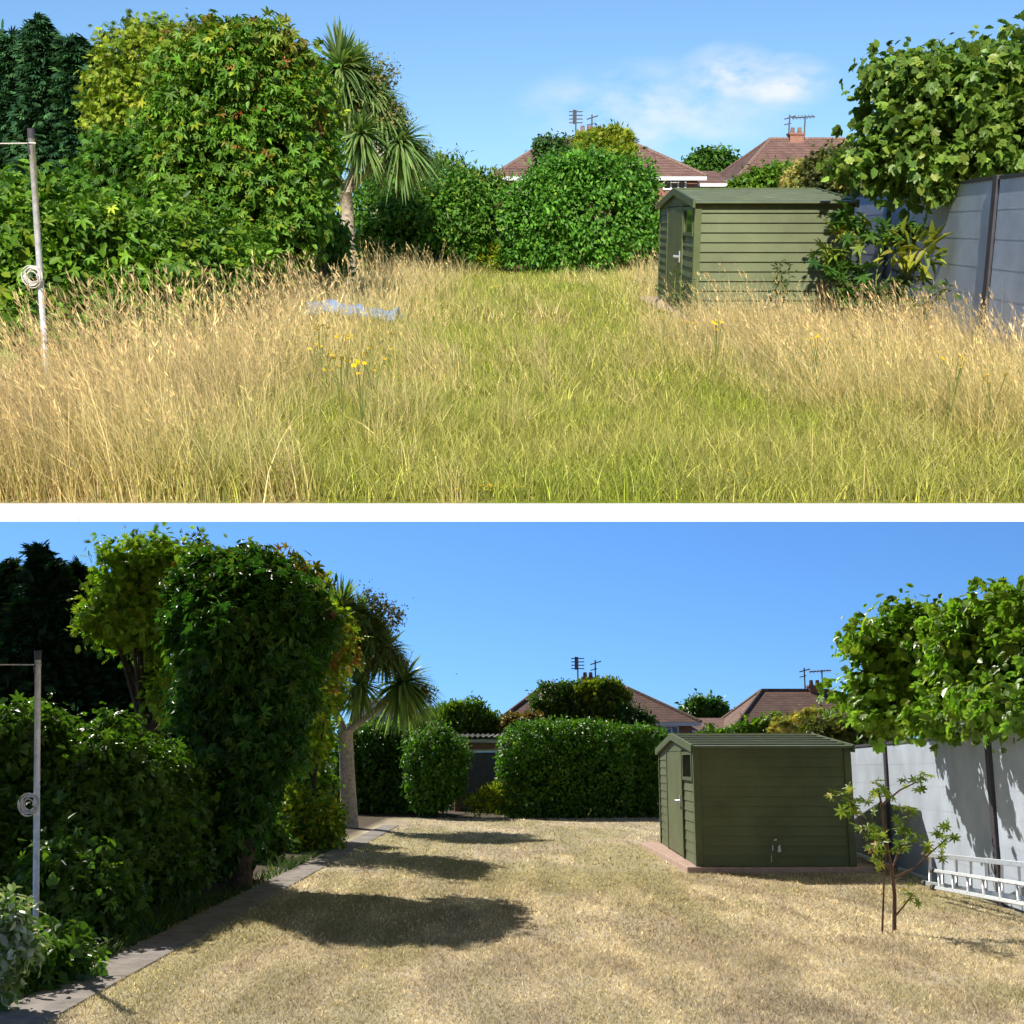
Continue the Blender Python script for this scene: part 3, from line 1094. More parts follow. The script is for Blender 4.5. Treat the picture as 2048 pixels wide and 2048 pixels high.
# old garage behind the hedges: door, brick, corrugated roof
def garage(fr, x0, x1, rt, rb, bt, dt, dx0, dx1, lab):
    Y = 40
    P = fr.P
    a, b = P(x0, rt, Y).x, P(x1, rt, Y).x
    t = thing(fr, 'garage', ((a + b) / 2, Y, 0), lab, 'garage')
    zt, zb_, zbr, zd = P(980, rt, Y).z, P(980, rb, Y).z, P(980, bt, Y).z, P(980, dt, Y).z
    d0, d1 = P(dx0, rt, Y).x, P(dx1, rt, Y).x
    w_ = MB().box(a + .1, b - .1, Y + .02, Y + 5, zd + .05, zbr)
    w_.box(a + .1, d0 - .05, Y + .02, Y + 5, -.02, zd + .05).box(d1 + .05, b - .1, Y + .02, Y + 5, -.02, zd + .05)
    w_.build(fr, 'wall', M['brick'], t)
    MB().box(a, b, Y - .06, Y - .01, zbr + .003, zb_ - .02).build(fr, 'fascia', M['white'], t)
    MB().box(d0 - .05, d1 + .05, Y - .03, Y + .06, zd - .03, zd + .045).build(fr, 'lintel', M['white'], t)
    MB().box(d0 - .04, d1 + .04, Y + .03, Y + .08, 0.0, zd - .035).build(fr, 'door', M['garage_door'], t)
    # corrugated roof
    n = int((b - a + .4) / .045)
    V, Q = [], []
    for i in range(n + 1):
        x = a - .2 + i * .045
        z = 0.035 * math.sin(i * 2 * math.pi / 4)
        V += [(x, Y - .3, zb_ + .03 + z), (x, Y + 5.2, zt + .12 + z), (x, Y - .3, zb_ + .06 + z), (x, Y + 5.2, zt + .15 + z)]
    for i in range(n):
        p = i * 4
        Q += [(p, p + 4, p + 5, p + 1), (p + 2, p + 3, p + 7, p + 6), (p, p + 2, p + 6, p + 4), (p + 1, p + 5, p + 7, p + 3)]
    MB().add(V, Q).build(fr, 'roof', M['corrugated'], t)


garage(U, 930, 1060, 383, 391, 399, 421, 968, 1022, 'low brick garage with corrugated roof glimpsed between the overgrown bushes')
garage(L, 905, 1050, 1468, 1477, 1485, 1502, 925, 1010, 'low brick garage with slate grey door between the round bush and the clipped hedge')


# ================================================================ SHED
def shed(fr, label, flecks, lo=.04):
    ax = 0.02                                            # the gable wall runs almost straight away from us
    X0, Y0 = 2.685, 18.0
    LN, DP = 2.24, 5.05
    ZB, ZE, ZR = 0.09, 1.765, 1.955
    def pt(s, d, z): return (X0 + s + ax * d, Y0 + d - 0.012 * s, z)
    t = thing(fr, 'garden_shed', pt(LN / 2, DP / 2, 0), label, 'shed')

    def boards(mb, wall, a, b, z0, z1, n=12):
        """overlapping boards; wall 'f','b' run along s, 'l','r' along d"""
        st = (z1 - z0) / n
        for i in range(n):
            za, zb2 = z0 + i * st, z0 + (i + 1) * st - .002
            hi = 0.002
            if wall == 'f':
                p = [pt(a, -lo, za), pt(b, -lo, za), pt(b, .02, za), pt(a, .02, za), pt(a, -hi, zb2), pt(b, -hi, zb2), pt(b, .02, zb2), pt(a, .02, zb2)]
            elif wall == 'b':
                p = [pt(a, DP - .02, za), pt(b, DP - .02, za), pt(b, DP + lo, za), pt(a, DP + lo, za), pt(a, DP - .02, zb2), pt(b, DP - .02, zb2), pt(b, DP + hi, zb2), pt(a, DP + hi, zb2)]
            elif wall == 'l':
                lo2 = lo * .9
                p = [pt(-lo2, a, za), pt(.02, a, za), pt(.02, b, za), pt(-lo2, b, za), pt(-hi, a, zb2), pt(.02, a, zb2), pt(.02, b, zb2), pt(-hi, b, zb2)]
            else:
                p = [pt(LN - .02, a, za), pt(LN + lo, a, za), pt(LN + lo, b, za), pt(LN - .02, b, za), pt(LN - .02, a, zb2), pt(LN + hi, a, zb2), pt(LN + hi, b, zb2), pt(LN - .02, b, zb2)]
            mb.hexa(p)
        return mb

    boards(MB(), 'f', .06, LN - .06, ZB, ZE, 12).build(fr, 'long_wall', M['shed'], t)
    boards(MB(), 'b', .06, LN - .06, ZB, ZE, 12).build(fr, 'rear_wall', M['shed'], t)
    boards(MB(), 'r', .06, DP - .06, ZB, ZE, 12).build(fr, 'end_wall', M['shed'], t)
    gw = boards(MB(), 'l', 3.62, DP - .1, ZB, ZE - .03, 12)
    boards(gw, 'l', .08, 1.30, ZB, 1.28, 8)
    # gable triangle
    for s0, s1 in ((-.012, .01), (LN - .01, LN + .012)):
        zt = [(0.0, ZE - .03), (DP, ZE - .03), (DP / 2, ZR - .02)]
        gw.add([pt(s0, d, z) for d, z in zt] + [pt(s1, d, z) for d, z in zt], [(0, 2, 1), (3, 4, 5), (0, 1, 4, 3), (1, 2, 5, 4), (2, 0, 3, 5)])
    gw.build(fr, 'gable_wall', M['shed'], t)
    # corner trims
    cm_ = MB()
    for s, d in ((-.03, -.04), (LN - .06, -.04), (-.03, DP - .06), (LN - .06, DP - .06)):
        q = [(s, d), (s + .10, d), (s + .10, d + .11), (s, d + .11)]
        MB().hexa([pt(a, b, ZB - .005) for a, b in q] + [pt(a, b, ZE - .01) for a, b in q]).build(fr, 'corner_trim', M['shed_trim'], t)
    # door
    q = [(-.035, 1.42), (.0, 1.42), (.0, 3.52), (-.035, 3.52)]
    dr = MB().hexa([pt(a, b, ZB + .02) for a, b in q] + [pt(a, b, ZE - .04) for a, b in q]).build(fr, 'door', M['shed'], t)
    dfm = MB()
    for d0, d1 in ((1.34, 1.415), (3.525, 3.60)):
        q = [(-.045, d0), (.0, d0), (.0, d1), (-.045, d1)]
        MB().hexa([pt(a, b, ZB) for a, b in q] + [pt(a, b, ZE - .02) for a, b in q]).build(fr, 'door_jamb', M['shed_trim'], t)
    MB().tube([pt(-.05, 1.62, .95), pt(-.10, 1.62, .95), pt(-.10, 1.82, .95)], .022, 8).build(fr, 'handle', M['alu'], dr, smooth=True)
    MB().hexa([pt(a, b, z) for z in (.86, 1.04) for a, b in ((-.05, 1.57), (-.036, 1.57), (-.036, 1.66), (-.05, 1.66))]).build(fr, 'lock_plate', M['alu'], dr)
    # window right of the door
    wf = MB()
    for (d0, d1, z0, z1) in ((.10, .20, 1.285, ZE - .05), (1.20, 1.30, 1.285, ZE - .05), (.20, 1.20, 1.285, 1.335), (.20, 1.20, ZE - .10, ZE - .05)):
        q = [(-.04, d0), (.0, d0), (.0, d1), (-.04, d1)]
        wf.hexa([pt(a, b, z0) for a, b in q] + [pt(a, b, z1) for a, b in q])
    wo_ = wf.build(fr, 'window', M['shed_trim'], t)
    q = [(-.015, .19), (.0, .19), (.0, 1.21), (-.015, 1.21)]
    MB().hexa([pt(a, b, 1.32) for a, b in q] + [pt(a, b, ZE - .09) for a, b in q]).build(fr, 'pane', M['glass'], wo_)
    # ribbed roof
    rm = MB()
    ov, n = .035, 6
    for side in (0, 1):
        for i in range(n):
            u0, u1 = i / n, (i + 1) / n + .004
            def rp(s, u, up):
                d = (-.14 + u * (DP / 2 + .14)) if side == 0 else (DP + .14 - u * (DP / 2 + .14))
                return pt(s, d, ZE - .02 + u * (ZR - ZE + .05) + up)
            a = [rp(-ov, u0, .012), rp(LN + ov, u0, .012), rp(LN + ov, u1, -.008), rp(-ov, u1, -.008),
                 rp(-ov, u0, .045), rp(LN + ov, u0, .045), rp(LN + ov, u1, .022), rp(-ov, u1, .022)]
            if side:
                a = [a[1], a[0], a[3], a[2], a[5], a[4], a[7], a[6]]
            rm.hexa(a)
    ro = rm.build(fr, 'roof', M['shed_roof'], t)
    fm = MB()
    for s0 in (-ov - .04, LN + ov + .005):
        for side in (0, 1):
            d0, d1 = (-.16, DP / 2) if side == 0 else (DP + .16, DP / 2)
            z0_, z1_ = ZE - .07, ZR - .03
            p = [pt(s0, d0, z0_), pt(s0 + .035, d0, z0_), pt(s0 + .035, d1, z1_), pt(s0, d1, z1_)]
            p2 = [(a, b, c_ + .11) for a, b, c_ in p]
            fm.hexa(p + p2 if side == 0 else [p[1], p[0], p[3], p[2], p2[1], p2[0], p2[3], p2[2]])
    fm.hexa([pt(-ov, DP / 2 - .08, ZR + .05), pt(LN + ov, DP / 2 - .08, ZR + .05), pt(LN + ov, DP / 2 + .08, ZR + .05), pt(-ov, DP / 2 + .08, ZR + .05),
             pt(-ov, DP / 2 - .03, ZR + .08), pt(LN + ov, DP / 2 - .03, ZR + .08), pt(LN + ov, DP / 2 + .03, ZR + .08), pt(-ov, DP / 2 + .03, ZR + .08)])
    fm.build(fr, 'bargeboard', M['shed_trim'], ro)
    for s, z, w_, h_ in flecks:
        MB().add([pt(s, -.032, z), pt(s + w_, -.032, z + .01), pt(s + w_ * .8, -.032, z + h_), pt(s + w_ * .2, -.032, z + h_ * .8)], [(0, 1, 2, 3)]).build(fr, 'paint_splash', M['white'], t)
    # pink concrete base
    q = [(-.17, -.13), (LN + .25, -.13), (LN + .25, DP + .35), (-.17 - .2, DP + .35)]
    sl = MB().hexa([pt(a, b, -.02) for a, b in q] + [pt(a, b, ZB - .008) for a, b in q]).build(fr, 'concrete_base', M['slab'], bevel=.012)
    tag(sl, label.replace('green shed', 'pink concrete slab under the green shed') if False else None)
    return t, sl


FL = [(1.10, .44, .05, .03), (1.07, .30, .02, .09), (1.15, .28, .05, .11), (1.05, .14, .012, .12)]
t, sl = shed(U, 'green shed standing in tall dry grass, its boarded long wall sunlit', FL, .030)
tag(sl, 'pink concrete slab mostly buried in long grass under the sunlit shed', 'slab')
t, sl = shed(L, 'green shed on the mown lawn, long wall in shade and door side sunlit', FL, .018)
tag(sl, 'pink concrete slab fully exposed under the shed on the mown lawn', 'slab')


# ================================================================ FENCE
def fence(fr, label, z_near, z_far):
    a, b = Vector((5.3, 12.8, 0)), Vector((5.94, 21.4, 0))
    d = b - a
    t = thing(fr, 'panel_fence', a + d * .5, label, 'fence')
    def at(u): return a + d * u
    def zt(u): return z_near + (z_far - z_near) * u
    nrm_ = Vector((d.y, -d.x, 0)).normalized()
    cuts = [-.62, .114, .70, 1.25]
    for i in range(3):
        u0, u1 = cuts[i] + .012, cuts[i + 1] - .012
        pmx = MB()
        n = 6
        for k in range(n):
            f0, f1 = k / n, (k + 1) / n
            p = []
            for ff, off in ((f0, 0), (f1, 0)):
                zz0, zz1 = .04 + (zt(u0) - .04) * ff, .04 + (zt(u1) - .04) * ff
                q0, q1 = at(u0), at(u1)
                sh = nrm_ * (.002 * (1 - (ff == f0)))
                p += [(q0.x + sh.x, q0.y + sh.y, zz0), (q0.x + nrm_.x * .03, q0.y + nrm_.y * .03, zz0), (q1.x + nrm_.x * .03, q1.y + nrm_.y * .03, zz1), (q1.x + sh.x, q1.y + sh.y, zz1)]
            pmx.hexa(p)
        pmx.build(fr, 'panel', M['fence'], t)
        q0, q1 = at(u0) + nrm_ * -.015, at(u1) + nrm_ * -.015
        w_ = nrm_ * .06
        MB().hexa([(q0.x, q0.y, zt(u0) + .001), (q0.x + w_.x, q0.y + w_.y, zt(u0) + .001), (q1.x + w_.x, q1.y + w_.y, zt(u1) + .001), (q1.x, q1.y, zt(u1) + .001),
                   (q0.x, q0.y, zt(u0) + .04), (q0.x + w_.x, q0.y + w_.y, zt(u0) + .04), (q1.x + w_.x, q1.y + w_.y, zt(u1) + .04), (q1.x, q1.y, zt(u1) + .04)]).build(fr, 'top_rail', M['fence_post'], t)
    for u in cuts:
        q = at(u)
        MB().box(q.x - .03, q.x + .06, q.y - .06, q.y + .06, -.02, zt(u) + .05).build(fr, 'post', M['fence_post'], t, bevel=.006)


fence(U, 'grey boarded panel fence behind the tall dry grass, half shaded by the fig tree', 1.97, 1.90)
fence(L, 'pale grey boarded panel fence beside the mown lawn, dappled with fig leaf shadows', 1.86, 1.80)


# ================================================================ WASHING LINE POLES
def pole(fr, top, bot, Y, coil, lab):
    a, b = fr.P(*top, Y), fr.P(*bot, Y)
    b = b + (b - a) * ((b.z + .05) / max(a.z - b.z, .01))
    k = fr.mpp(Y)
    t = thing(fr, 'clothes_post', (b.x, b.y, 0), 'tall grey metal washing line post ' + lab, 'post')
    MB().tube([b, a.lerp(b, .5), a], 5.8 * k, 14).build(fr, 'pole', M['pole'], t, smooth=True)
    dd = (a - b).normalized()
    MB().tube([a - dd * .05, a + dd * .03], 6.6 * k, 14).build(fr, 'cap', M['fence_post'], t)
    c = a - dd * (26 * k)
    MB().tube([c + Vector((-3 * k, -6.3 * k, 8 * k)), c + Vector((-5 * k, -7.5 * k, 0)), c + Vector((-3 * k, -6.5 * k, -12 * k))], 1.6 * k, 6).build(fr, 'cleat', M['fence_post'], t)
    cp = fr.P(*coil, Y)
    m_ = MB()
    rr = random.Random(2)
    for i in range(9):
        r = (15 + rr.uniform(-5, 3)) * k
        tilt = rr.uniform(-.5, .5)
        yy = rr.uniform(-3, 2) * k - 9 * k
        cx, cz = rr.uniform(-3, 3) * k, rr.uniform(-3, 3) * k
        pts = []
        for j in range(21):
            an = 2 * math.pi * j / 20
            pts.append(cp + Vector((cx + r * math.cos(an), yy + r * tilt * math.sin(an) * .3, cz + r * 1.08 * math.sin(an))))
        m_.tube(pts, 1.15 * k, 6, cap=False)
    for s in (-1, 1):
        m_.tube([cp + Vector((s * 6 * k, -8 * k, 0)), cp + Vector((s * 7 * k, 0, 3 * k)), cp + Vector((s * 5 * k, 8 * k, 4 * k))], 1.1 * k, 6)
    o = m_.build(fr, 'rope_coil', M['rope'], smooth=True)
    tag(o, 'coiled pale rope tied round the washing line post ' + lab, 'rope')
    l0 = a - dd * (20 * k)
    pts = [l0 + Vector((-i * .35, -i * .22, -.012 * i * (9 - i) * .3 + i * .012)) for i in range(10)]
    lo_ = MB().tube(pts, 1.3 * k, 6)
    lo_.tube([l0 + Vector((-6 * k, -6 * k, 0)), l0 + Vector((0, -7 * k, 0)), l0 + Vector((7 * k, 0, 0))], 1.6 * k, 6)
    o = lo_.build(fr, 'washing_line', M['rope'], smooth=True)
    tag(o, 'short stretch of pale washing line tied to the post ' + lab, 'line')


pole(U, (62, 264), (90, 705), 11.0, (69, 553), 'in the overgrown garden')
pole(L, (76, 1309), (72, 1815), 10.4, (62, 1609), 'of the mown garden')

# ================================================================ TREES AND BUSHES
def LB(fr, Y, *ls):
    """lobes (px, py, rx, rz[, ry[, Y]])"""
    r = []
    for l in ls:
        yy = l[5] if len(l) > 5 else Y
        k = fr.mpp(yy)
        ry = l[4] if len(l) > 4 and l[4] else 0.5 * (l[2] + l[3]) * k
        r.append(lobe(fr, l[0], l[1], yy, l[2], l[3], ry))
    return r


def base_of(lobes, i=None):
    if i is not None:
        return (lobes[i][0], lobes[i][1], 0)
    return (sum(l[0] for l in lobes) / len(lobes), sum(l[1] for l in lobes) / len(lobes), 0)


def sprigs(fr, name, Y, pts, leaf, cols, tmpl, seed, n=26, spread=.12, m='leaf', parent=None, r=.012):
    """thin bare shoots with leaves along them; pts: list of pixel polylines"""
    rng = np.random.default_rng(seed)
    for pl in pts:
        mb = MB()
        pos, ax = [], []
        P3 = [fr.P(p[0], p[1], Y + (p[2] if len(p) > 2 else 0)) for p in pl]
        mb.tube(P3, [r * (1 - .7 * i / (len(P3) - 1)) for i in range(len(P3))], 5)
        for i in range(n):
            t = (0.3 + .7 * rng.uniform()) * (len(P3) - 1)
            a = min(int(t), len(P3) - 2)
            p = P3[a].lerp(P3[a + 1], t - a)
            pos.append(np.array(p) + rng.normal(size=3) * spread * .5)
            ax.append(rng.normal(size=3) + np.array(P3[a + 1] - P3[a]) * 1.2)
        pos, ax = np.array(pos), np.array(ax)
        sz = leaf * rng.uniform(.6, 1.2, len(pos))
        v, f, k = leaf_arrays(pos, ax, rng.normal(size=pos.shape) + np.array([0, 0, .8]), sz, tmpl)
        c = pick(rng, len(pos), cols) * np.exp(rng.normal(size=(len(pos), 1)) * .2)
        st = mb.build(fr, 'shoot', M['twig'], parent, smooth=True)
        foliage(fr, 'shoot_leaves', (v, f, np.repeat(c, k, 0)), M[m], st)


# ---- dark conifers at the left edge
def conifer(fr, lab, Y, leaders, seed, gain=1.0):
    rng = np.random.default_rng(seed)
    k = fr.mpp(Y)
    b0 = fr.P(leaders[0][0], 400, Y)
    t = thing(fr, 'conifer_tree', (b0.x, Y, 0), lab, 'tree')
    mb = MB()
    P_, A_, S_, C_ = [], [], [], []
    for px, pt, pb, hw, n, dy in leaders:
        top, bot = fr.P(px, pt, Y + dy), fr.P(px, pb, Y + dy)
        bot.z = max(bot.z, .4)
        mb.tube([(bot.x, bot.y, -.03), (bot.x, bot.y, bot.z), (top.x, top.y, top.z)], [.22, .18, .02], 7)
        ii = np.arange(n)
        u = rng.uniform(0, 1, n) ** .8
        z = top.z + (bot.z - top.z) * u
        R_ = hw * k * (.10 + .90 * u ** .75) * rng.uniform(.45, 1.12, n)
        az = rng.uniform(0, 2 * np.pi, n)
        d = np.stack([np.cos(az), np.sin(az), 0 * az], 1)
        for f in np.linspace(.22, 1, 9):
            m = rng.uniform(size=n) < .92
            lift_ = (.35 * f - .55 * f * f) * R_
            p = np.array([top.x, top.y, 0]) + d * (R_ * f)[:, None]
            p[:, 2] = z + lift_
            p += rng.normal(size=p.shape) * .09
            P_.append(p[m])
            A_.append((d + rng.normal(size=d.shape) * .35 + np.array([0, 0, .15 - .5 * f]))[m])
            S_.append((.36 * rng.uniform(.6, 1.2, n) * (.55 + .45 * min(1, 2 * (1.1 - f))))[m])
        # leader tip
        q = 14
        p = np.array(top) + rng.normal(size=(q, 3)) * np.array([.07, .07, .14]) - np.array([0, 0, .2])
        P_.append(p); A_.append(rng.normal(size=(q, 3)) * .4 + np.array([0, 0, 1.0])); S_.append(np.full(q, .3))
    P_, A_, S_ = np.vstack(P_), np.vstack(A_), np.concatenate(S_)
    P_[:, 2] = np.maximum(P_[:, 2], .05)
    col = gain * pick(rng, len(P_), C_CYP) * np.exp(rng.normal(size=(len(P_), 1)) * .3)
    v, f, kk = leaf_arrays(P_, A_, rng.normal(size=P_.shape) * .5 + np.array([0, -.2, 1.0]), S_, T_SPRAY)
    mb.build(fr, 'trunk', M['bark'], t, smooth=True)
    foliage(fr, 'crown', (v, f, np.repeat(col, kk, 0)), M['needle'], t)


conifer(U, 'tall dark conifer at the left behind the overgrown creeper hedge', 32,
        [(78, 48, 420, 95, 620, 0), (20, 80, 420, 90, 450, .6), (142, 84, 420, 80, 480, -.3), (188, 108, 440, 75, 420, .3), (250, 210, 470, 80, 380, .5), (300, 290, 480, 60, 240, .2)], 3, 2.2)
conifer(L, 'almost black shaded conifer behind the washing line post of the mown garden', 32,
        [(83, 1098, 1500, 100, 620, 0), (24, 1125, 1500, 95, 450, .6), (112, 1132, 1500, 85, 480, -.3), (150, 1135, 1500, 85, 480, .4), (190, 1160, 1500, 85, 450, .2), (245, 1235, 1500, 85, 420, .5), (295, 1310, 1500, 70, 320, .2), (60, 1180, 1500, 100, 450, -.6), (370, 1430, 1560, 60, 300, -3)], 4, 1.5)

# ---- airy yellow green trees beside them
yl = LB(U, 23, (262, 108, 58, 42), (232, 190, 52, 45), (310, 85, 48, 36), (355, 120, 60, 50), (208, 215, 34, 26), (275, 240, 75, 45), (330, 200, 60, 65), (250, 70, 28, 28), (340, 290, 50, 60))
t = tree(U, 'deciduous_tree', 'airy yellow green small leaved tree leaning out of the overgrown creeper thicket', 'tree', base_of(yl, 6), yl,
         crown_data(yl, 1500, 7, .11, .115, C_YEL, T_PINN, 6, gain=(1.45, 1.7, 1), gap=.34, rough=.4, fill=.2), M['leaf'], .09, .5)
sprigs(U, 'shoot', 23, [[(360, 120), (372, 70), (382, 38)], [(382, 60), (395, 40)], [(320, 90), (318, 50), (322, 36)], [(265, 140), (235, 90), (205, 68)], [(262, 100), (255, 50), (262, 34)], [(270, 150), (262, 110), (215, 75)]],
       .10, C_OLIVE, T_PINN, 61, parent=t)
yl = LB(L, 18.5, (285, 1125, 52, 34), (250, 1180, 50, 34), (330, 1130, 55, 34), (225, 1245, 42, 36), (275, 1260, 60, 34), (375, 1140, 45, 40), (310, 1195, 55, 50), (262, 1215, 50, 40), (205, 1235, 24, 22), (300, 1290, 30, 22), (340, 1390, 30, 40), (345, 1330, 25, 30))
yl = [l[:4] + (l[4] * 1.8,) + l[5:] for l in yl]
t = tree(L, 'deciduous_tree', 'backlit yellow green tree with feathery top beside the dark creeper covered tree', 'tree', base_of(yl, 6), yl,
         crown_data(yl, 1700, 7, .11, .115, C_YEL, T_PINN, 7, gain=(1.5, 2.0, 1), gap=.34, rough=.4, fill=.2), M['leaf'], .09, .5)
sprigs(L, 'shoot', 18.5, [[(405, 1130), (408, 1105), (412, 1085)], [(408, 1110), (395, 1082), (380, 1078)], [(345, 1115), (340, 1095), (360, 1088)], [(290, 1110), (275, 1085), (265, 1068)], [(270, 1140), (240, 1125), (222, 1120)], [(408, 1100), (420, 1105)]],
       .10, C_OLIVE, T_PINN, 62, parent=t)

# ---- big tree smothered in creeper
cr = LB(U, 19.5, (465, 165, 105, 75), (550, 180, 68, 62), (395, 205, 70, 85), (515, 280, 112, 100), (588, 240, 46, 72), (390, 340, 62, 95), (470, 430, 100, 90), (575, 400, 64, 100), (425, 115, 62, 42), (515, 112, 58, 36), (545, 490, 70, 62), (430, 500, 80, 52))
top = LB(U, 19.5, (430, 115, 72, 42), (520, 108, 80, 42), (570, 150, 42, 42), (605, 225, 34, 46))
d1 = crown_data(cr, 8500, 6, .10, .125, C_CREEP, [T_CREEP, T_CREEP, T_OVATE], 8, droop=.6, rough=.42, gap=.38, fill=.25)
d2 = crown_data(top, 420, 6, .10, .130, C_CREEPTOP, T_CREEP, 9, droop=.3, rough=.30, fill=0)
tree(U, 'creeper_covered_tree', 'huge sunlit tree smothered in creeper, left of the overgrown cabbage palm', 'tree', base_of(cr, 6), cr, join([d1, d2]), M['leaf'], .16, .6)
cr = LB(L, 15.6, (440, 1200, 78, 56), (545, 1212, 78, 58), (415, 1272, 52, 68), (505, 1300, 105, 105), (585, 1280, 48, 72), (440, 1400, 46, 72), (515, 1420, 72, 92), (490, 1510, 48, 58), (565, 1370, 34, 56), (425, 1162, 48, 32), (505, 1160, 60, 30), (455, 1620, 36, 80, .45), (500, 1600, 30, 60, .4))
top = LB(L, 17, (425, 1160, 62, 34), (510, 1158, 80, 36), (590, 1190, 60, 46), (660, 1290, 32, 60))
cr = [l[:4] + (l[4] * (1.7 if l[2] > 1.6 else 1),) + l[5:] for l in cr]
top = [l[:4] + (l[4] * 1.7,) + l[5:] for l in top]
d1 = crown_data(cr, 9000, 6, .10, .125, C_CREEP[:4], [T_CREEP, T_CREEP, T_OVATE], 10, gain=(.85, 1.0, .95), droop=.6, rough=.42, gap=.36, fill=.25)
d2 = crown_data(top, 420, 6, .10, .130, C_CREEPTOP, T_CREEP, 11, droop=.3, rough=.30, fill=0)
tree(L, 'creeper_covered_tree', 'huge backlit tree smothered in creeper, shading the mown lawn', 'tree', base_of(cr, 7), cr, join([d1, d2]), M['leaf'], .16, .6)

rs = LB(L, 22.5, (645, 1270, 30, 50, .6), (650, 1350, 28, 50, .6), (615, 1420, 36, 50, .6), (590, 1490, 40, 46, .6), (640, 1225, 20, 26, .5))
rs = [l[:4] + (1.5,) + l[5:] for l in rs]
tree(L, 'climbing_shrub', 'sunlit yellow green foliage between the dark creeper tree and the cabbage palm', 'shrub', base_of(rs), rs,
     crown_data(rs, 1500, 6, .09, .11, C_YEL + C_YEL + C_HEDGE, T_PINN, 66, gap=.36, rough=.45, gain=(1.8, 2.0, 1)), M['leaf'], .05, .4)

for fr_, tt, Y_, pl in ((U, 0, 19.3, [(430, 80), (470, 85), (520, 80), (560, 115), (600, 150), (625, 215), (630, 280), (370, 130)]), (L, 1, 15.4, [(420, 1135), (470, 1130), (520, 1130), (570, 1160), (610, 1190), (625, 1255), (380, 1180)])):
    own = [o for o in fr_.tops if o.name.startswith('creeper_covered_tree')][0]
    rq = random.Random(5 + tt)
    sprigs(fr_, 'shoot', Y_, [[(x, y), (x + rq.uniform(-14, 22), y - rq.uniform(8, 26)), (x + rq.uniform(-6, 44), y - rq.uniform(14, 36))] for x, y in pl], .085, C_CREEPTOP + C_CREEP[:2], T_CREEP, 80 + tt, n=15, spread=.10, parent=own, r=.007)

rs = LB(U, 22.5, (640, 225, 26, 50, .6), (648, 300, 24, 44, .6), (625, 370, 34, 50, .6), (630, 170, 20, 30, .5), (610, 430, 36, 40, .6))
tree(U, 'climbing_shrub', 'yellow green foliage between the sunlit creeper tree and the cabbage palm', 'shrub', base_of(rs), rs,
     crown_data(rs, 1300, 6, .09, .11, C_YEL + C_HEDGE, T_PINN, 67, gap=.36, rough=.45, gain=(1.3, 1.6, 1)), M['leaf'], .05, .4)

# ---- green shrub filling behind the hedges
sh = LB(U, 21.5, (250, 345, 75, 55), (315, 310, 55, 60), (335, 400, 70, 55), (200, 400, 70, 45))
tree(U, 'shrub', 'mid green fine leaved shrub between the conifer and the creeper covered tree', 'shrub', base_of(sh), sh,
     crown_data(sh, 1100, 7, .10, .12, C_PRIVET, T_PINN, 12, gap=.25, rough=.4), M['leaf'], .05, .4)

# ---- creeper hedges in front, left
hd = LB(U, 13, (55, 455, 85, 75, 1.1, 14), (130, 545, 110, 120, 1.2, 13.6), (250, 510, 120, 95, 1.1, 14), (365, 525, 105, 105, 1.1, 15.2), (300, 610, 120, 80, 1.0, 13.6), (425, 590, 60, 90, .9, 16), (130, 660, 130, 75, .9, 13.2), (40, 600, 70, 110, 1., 13.2), (250, 680, 120, 60, .8, 13.2), (350, 650, 90, 60, .9, 14.5), (480, 540, 60, 70, .8, 17))
hd = [(min(l[0], -3.35 - l[3] * .75),) + l[1:] if l[0] + l[3] > -2.9 else l for l in hd]
d1 = crown_data(hd, 8200, 6, .09, .115, C_HEDGE, [T_CREEP, T_OVATE], 13, droop=.45, rough=.38, gap=.34, fill=.3)
d2 = crown_data(LB(U, 12.9, (120, 640, 90, 70, .8), (220, 650, 80, 50, .8, 12.9)), 260, 5, .1, .16, C_HEDGE, T_MAPLE, 14, droop=.3, fill=0)
o = foliage(U, 'creeper_hedge', join([d1, d2]), M['leaf'])
tag(o, 'broad sunlit hedge of green creeper behind the post in the overgrown garden', 'hedge')
hd = LB(L, 13, (70, 1485, 66, 54, .9, 12.9), (70, 1590, 80, 90, .9, 12.9), (225, 1560, 95, 84, 1.0, 13.2), (320, 1610, 70, 84, 1., 14.4), (390, 1670, 46, 62, .8, 15.6), (150, 1690, 125, 95, 1., 12.7), (285, 1720, 95, 80, .9, 13.6), (150, 1800, 90, 80, .6, 11.3), (430, 1705, 36, 42, .6, 16.6), (40, 1690, 60, 110, 1., 12.7), (530, 1675, 30, 30, .5, 20), (80, 1930, 70, 34, .4, 9.2))
hd = [(min(l[0], -3.38 - l[3] * .8),) + l[1:] if l[0] + l[3] > -3.1 else l for l in hd]
d1 = crown_data(hd, 7000, 6, .08, .095, [(4, (.045, .105, .02)), (3, (.07, .14, .025)), (2, (.03, .075, .02))], [T_MAPLE, T_OVATE, T_CREEP], 15, droop=.45, rough=.28, fill=.3)
o = foliage(L, 'creeper_hedge', d1, M['gloss'])
tag(o, 'dark shaded glossy leaved hedge along the path of the mown garden', 'hedge')

# pale bush in the lower left corner
pb = LB(L, 8.1, (30, 1840, 40, 45, .22), (45, 1900, 40, 45, .22), (10, 1930, 40, 50, .25))
pb = [(l[0] - .06,) + l[1:] for l in pb]
o = foliage(L, 'variegated_bush', crown_data(pb, 300, 5, .035, .06, C_PALE, T_OVATE, 16, gain=(1, 1, 1), rough=.3), M['leaf'])
tag(o, 'small pale variegated bush in the corner before the dark hedge', 'bush')

